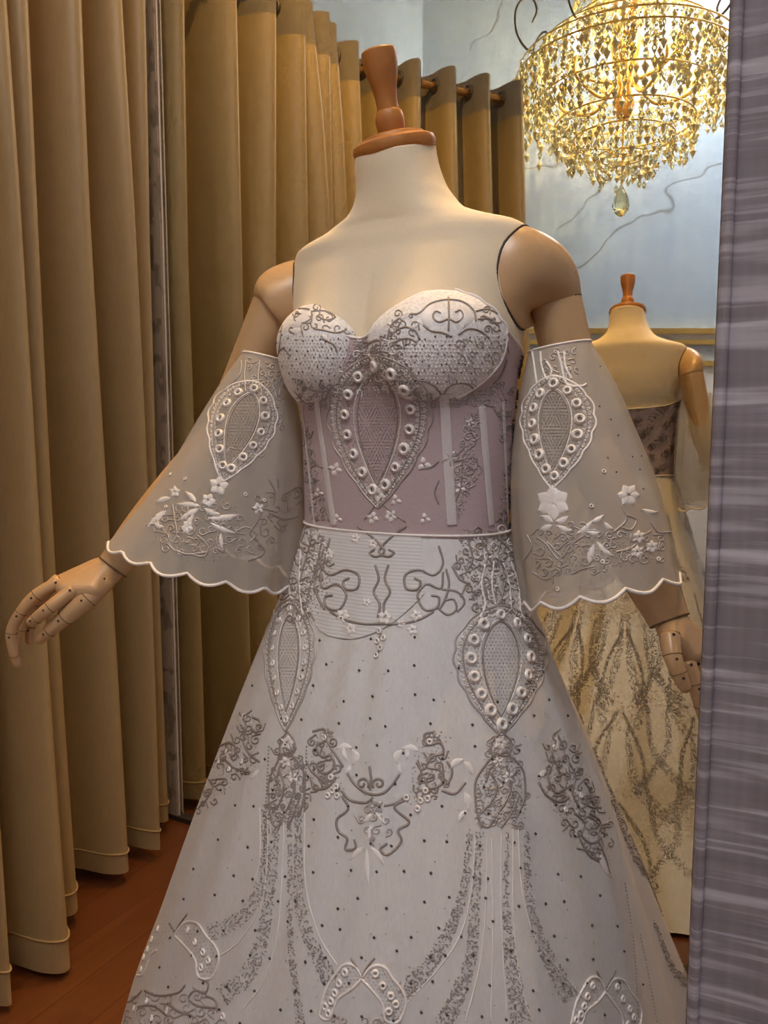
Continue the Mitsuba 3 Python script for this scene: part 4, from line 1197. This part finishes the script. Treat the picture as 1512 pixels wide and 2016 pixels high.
scrolls(cl, [s2((830, 860), (840, 930), (850, 1000), (830, 1050)), s2((950, 1010), (1000, 1060), (980, 1110), (920, 1100)), s2((1060, 950), (1040, 1040), (1070, 1090)), s2((760, 990), (810, 1010), (800, 1050)), s2((840, 1080), (900, 1100), (990, 1090)), s2((700, 960), (760, 960), (800, 1000)),
             s2((1130, 990), (1180, 970), (1230, 1000), (1200, 1040))], 3.4, 'm_silver', slL)
scrolls(cl, [s2((1290, 740), (1320, 800), (1310, 860)), s2((1330, 740), (1335, 780)), s2((1370, 900), (1380, 830), (1400, 790), (1440, 780), (1450, 830), (1420, 860)), s2((1210, 880), (1250, 900), (1230, 950), (1200, 1000), (1240, 1040)), s2((1240, 1050), (1270, 1080), (1250, 1110), (1190, 1130)), s2((1290, 900), (1360, 930), (1430, 920))], 3.2, 'm_thread', slL)
for c in ((336, 934), (365, 943), (483, 973), (520, 985), (327, 998), (310, 1030)):
    pearl(cl, c, 4.0, slL, 'm_ivory')
put('hem_net', dots(cl, np.array(fill_grid([(300, 1000), (420, 960), (470, 1000), (480, 1100), (380, 1110), (300, 1070)], 8, 2.5)), 0.0010), 'm_silver', slL, kind='stuff')
cl = sleeveR_cloth
medallion(cl, (1090, 740), (1086, 962), 60, 80, slR, 14, 10.5, sub=False)
s3 = lambda *pts: S((960, 420), 2.056, pts)
scrolls(cl, [s3((215, 560), (220, 620), (240, 670), (260, 640), (240, 600)), s3((285, 560), (300, 620), (320, 690), (380, 700), (400, 690)), s3((310, 560), (315, 620), (340, 670)), s3((180, 550), (190, 620), (200, 690))], 4.6, 'm_ivory', slR)
for a_, b_, w_ in ((s3((265, 1250))[0], s3((215, 1225))[0], 12), (s3((275, 1250))[0], s3((330, 1225))[0], 12), (s3((265, 1265))[0], s3((210, 1285))[0], 11), (s3((280, 1265))[0], s3((350, 1285))[0], 11), (s3((360, 1300))[0], s3((430, 1240))[0], 11), (s3((420, 1250))[0], s3((470, 1220))[0], 10),
                   (s3((470, 1250))[0], s3((510, 1280))[0], 9), (s3((430, 1340))[0], s3((410, 1420))[0], 13), (s3((440, 1330))[0], s3((510, 1390))[0], 10), (s3((620, 1200))[0], s3((690, 1210))[0], 10), (s3((400, 1290))[0], s3((460, 1290))[0], 10)):
    put('leaf', leaf(cl, a_, b_, w_, 2), 'm_ivory', slR)
for c, r in ((s3((265, 1170))[0], 34), (s3((570, 1140))[0], 22), (s3((612, 1310))[0], 13), (s3((665, 1350))[0], 13), (s3((605, 1370))[0], 13), (s3((270, 1150))[0], 18)):
    put('flower', flower(cl, c, r, 6, r), 'm_ivory', slR)
scrolls(cl, [s3((200, 1310), (240, 1340), (290, 1400), (340, 1340), (400, 1300)), s3((240, 1330), (280, 1360), (320, 1330)), s3((510, 1290), (560, 1240), (540, 1180)), s3((520, 1370), (570, 1360), (600, 1340)), s3((340, 1460), (380, 1440), (430, 1430)), s3((160, 1300), (180, 1350), (150, 1400)),
             s3((560, 1220), (600, 1240), (580, 1280), (540, 1270)), s3((660, 1250), (690, 1290), (740, 1290)), s3((180, 1450), (240, 1480), (300, 1440))], 3.6, 'm_silver', slR)
for c in (s3((470, 1045), (420, 1185), (330, 630), (740, 1270), (690, 1400), (285, 1520), (465, 1410))):
    pearl(cl, c, 4.2, slR, 'm_ivory')
put('hem_net', dots(cl, np.array(fill_grid(s3((170, 1300), (420, 1280), (560, 1300), (730, 1300), (700, 1420), (420, 1440), (200, 1480)), 8, 2.5)), 0.0010), 'm_silver', slR, kind='stuff')
put('sleeve_dots', dots(cl, np.array(fill_grid(s3((430, 560), (560, 800), (700, 1150), (500, 1150), (440, 800)), 34, 9)), 0.0012), 'm_bead', slR, kind='stuff')

# --- the back of the gown carries the same bead bands and dark lace (seen in the mirror)
def turn(m):
    """to the back: half a turn about the gown's axis, then onto the cloth again"""
    p = (np.asarray(m) - ORG) @ Rm
    th_ = np.arctan2(p[:, 1], p[:, 0]) + PI
    return th_, p[:, 2]


def on_back_skirt(px):
    p, n, ok = front_cloth.hit(px)
    th_, z_ = turn(p[ok])
    k = z_ < Z_W
    return loc(skirt(th_[k], z_[k], 0.0015))


def back_band(thz, w0, w1, dens):
    q = spline(thz, n=90)
    rg = np.random.default_rng(len(thz))
    w = np.linspace(w0, w1, len(q))
    out = []
    for (a_, z_), ww in zip(q, w):
        k = rg.integers(2, 3 + dens // 2)
        rr_ = np.interp(z_, SK[:, 0], SK[:, 1])
        out.append(np.stack([a_ + rg.uniform(-.5, .5, k) * ww / rr_, z_ + rg.uniform(-.006, .006, k)], 1))
    return np.vstack(out)


bk = []
for c_ in np.linspace(PI / 2 - 0.72, PI / 2 + 0.72, 4):
    for sg in (-1, 1):
        bk += [back_band([(c_ + sg * .02, -.24), (c_ + sg * .06, -.34), (c_ + sg * .20, -.46)], .014, .030, 5), back_band([(c_ + sg * .22, -.26), (c_ + sg * .12, -.40), (c_ + sg * .01, -.52)], .010, .026, 5),
               back_band([(c_ + sg * .03, -.56), (c_ + sg * .05, -.68), (c_ + sg * .16, -.82)], .012, .034, 6), back_band([(c_ + sg * .26, -.50), (c_ + sg * .24, -.66), (c_ + sg * .10, -.86)], .010, .022, 5),
               back_band([(c_ + sg * .05, -.86), (c_ + sg * .10, -.98), (c_ + sg * .26, -1.08)], .012, .05, 7)]
    for sg in (-1, 1):
        for z0_, z1_ in ((-.58, -.80), (-.80, -1.02), (-1.02, -1.22)):
            bk.append(back_band([(c_ + sg * .30, z0_), (c_ + sg * .27, (z0_ + z1_) / 2), (c_ + sg * .08, z1_)], .010, .03, 6))
            bk.append(back_band([(c_ + sg * .02, z0_ - .02), (c_ + sg * .13, (z0_ + z1_) / 2), (c_ + sg * .17, z1_)], .006, .012, 4))
bk = np.vstack(bk)
add('back_bead_bands', beads(loc(skirt(bk[:, 0], bk[:, 1], 0.0015)), 0.0017), 'm_thread', gown, True, kind='stuff')
tb, zb_ = rng.uniform(0.8, PI - 0.8, 2200), rng.normal(-0.54, 0.025, 2200)
add('back_lace_row', beads(loc(skirt(tb, zb_, 0.002)), 0.0018), 'm_pearl', gown, True, kind='stuff')
r_ = np.random.default_rng(4)
tb = r_.uniform(PI / 2 - 1.5, PI / 2 + 1.5, 5000)
vb = r_.random(5000)
zb_ = Z_W + (ztop(tb) - Z_W) * vb
keep = (np.sin(tb * 16 + zb_ * 60) + np.sin(zb_ * 130 + tb * 9)) > 0.2
put('back_corset_lace', beads(loc(body(tb[keep], zb_[keep], 0.006)), 0.0019), 'm_grommet', gown, kind='stuff')
tb, zb_ = r_.uniform(0.85, PI - 0.85, 4000), r_.uniform(-1.27, -0.75, 4000)
keep = np.sin(tb * 14 + 3 * np.sin(zb_ * 12)) + np.sin(zb_ * 22) > 0.6
put('back_hem_lace', beads(loc(skirt(tb[keep], zb_[keep], 0.002)), 0.0022), 'm_pearl', gown, kind='stuff')

# ------------------------------------------------------------------ the chandelier
CH = np.array([-0.83, -0.275, 0.0])
CZ = 2.46
ch = thing('chandelier', 'large gold crystal chandelier with candle bulbs, reflected in the mirror', 'chandelier')
CX = lambda r, a, z: np.stack([CH[0] + r * np.cos(a), CH[1] + r * np.sin(a), CZ + z + 0 * a], -1)
add('column', lathe([(0, .35), (.03, .36), (.05, .42), (.03, .5), (.06, .6), (.075, .7), (.05, .78), (.07, .86), (.10, .98), (.075, 1.06), (.035, 1.1), (.03, 1.3), (.05, 1.36), (.09, 1.44), (.09, 1.5), (0, 1.52)], 24).apply_translation([CH[0], CH[1], CZ]), 'm_brass', ch, 40)
add('chain_rod', tube([[CH[0], CH[1], CZ + 1.4], [CH[0], CH[1], CEIL]], 0.012, 10), 'm_gold', ch, True)
tiers = [(0.12, .18, 24), (0.24, .26, 44), (0.33, .33, 56), (0.42, .44, 66), (0.52, .56, 84), (0.50, .62, 30), (0.40, .70, 60), (0.26, .80, 40), (0.15, .95, 20), (0.25, 1.10, 44), (0.20, 1.24, 36)]
crystal, amber = [], []
r_ = np.random.default_rng(11)
for ti, (R_, z_, n_) in enumerate(tiers):
    add('ring', tube(CX(R_, np.linspace(0, 2 * PI, 60, endpoint=False), z_), 0.004, 6, closed=True), 'm_gold', ch, True)
    for i in range(n_):
        a_ = (i + 0.5 * r_.random()) * 2 * PI / n_
        zc = z_ - 0.004
        for j in range(r_.integers(2, 4) if ti < 4 else r_.integers(3, 7)):
            h_ = 0.016 + 0.012 * r_.random()
            p_ = CX(R_ + r_.uniform(-.012, .012), np.array(a_), zc - h_)
            rr = h_ * 0.62
            v_ = np.array([[rr * math.cos(b), rr * math.sin(b), 0] for b in np.arange(6) * PI / 3 + r_.random()] + [[0, 0, h_], [0, 0, -h_ * 1.25]])
            f_ = [[k, (k + 1) % 6, 6] for k in range(6)] + [[(k + 1) % 6, k, 7] for k in range(6)]
            (crystal if r_.random() < 0.55 else amber).append(trimesh.Trimesh(v_ + p_, f_, process=False))
            zc -= 2.25 * h_
for i in range(18):
    a_ = i * 2 * PI / 18
    q = spline([CX(.07, np.array(a_), .95), CX(.2, np.array(a_), .80), CX(.36, np.array(a_), .72), CX(.505, np.array(a_), .55)], n=16)
    for p_ in q[1:-1]:
        amber.append(trimesh.creation.icosphere(1, 0.011).apply_translation(p_))
add('crystal_drops', cat(crystal), 'm_crystal', ch, kind='stuff', label='clear cut crystal drops')
add('amber_drops', cat(amber), 'm_amber', ch, kind='stuff', label='gold tinted crystal beads')
pp = [(0, -.10), (.016, -.095), (.034, -.075), (.043, -.045), (.034, -.01), (.016, .025), (.005, .05), (0, .052)]
add('pendant', lathe(pp, 12).apply_translation([CH[0], CH[1], CZ - 0.005]), 'm_crystal', ch, label='clear teardrop crystal pendant')
add('pendant_link', tube([[CH[0], CH[1], CZ + 0.045], [CH[0], CH[1], CZ + 0.40]], 0.004, 6), 'm_gold', ch, True)
for i in range(10):
    a_ = np.array(i * 2 * PI / 10 + 0.2)
    Rb = 0.33 if i % 2 else 0.24
    zb = 0.62 if i % 2 else 0.74
    add('arm', tube(spline([CX(.05, a_, .52), CX(.16, a_, zb - .2), CX(Rb, a_, zb - .14), CX(Rb, a_, zb - .05)], n=18), 0.008, 8), 'm_gold', ch, True)
    bl = lathe([(0, -.05), (.011, -.05), (.012, -.03), (.018, 0), (.016, .02), (.008, .045), (0, .058)], 14)
    bl.apply_translation(CX(Rb, a_, zb))
    k = add('bulb', bl, 'm_white', ch, True)
    scene[k]['emitter'] = {'type': 'area', 'radiance': {'type': 'rgb', 'value': list(L_BULB)}}
for i in range(8):
    a_ = np.array(i * 2 * PI / 8 + 0.3)
    q = spline([CX(.30, a_, .70), CX(.44, a_, .66), CX(.52, a_, .74), CX(.53, a_, .86), CX(.47, a_, .92), CX(.43, a_, .86), CX(.45, a_, .80)], n=30)
    add('scroll_arm', tube(q, 0.005, 6), 'm_grommet', ch, True)
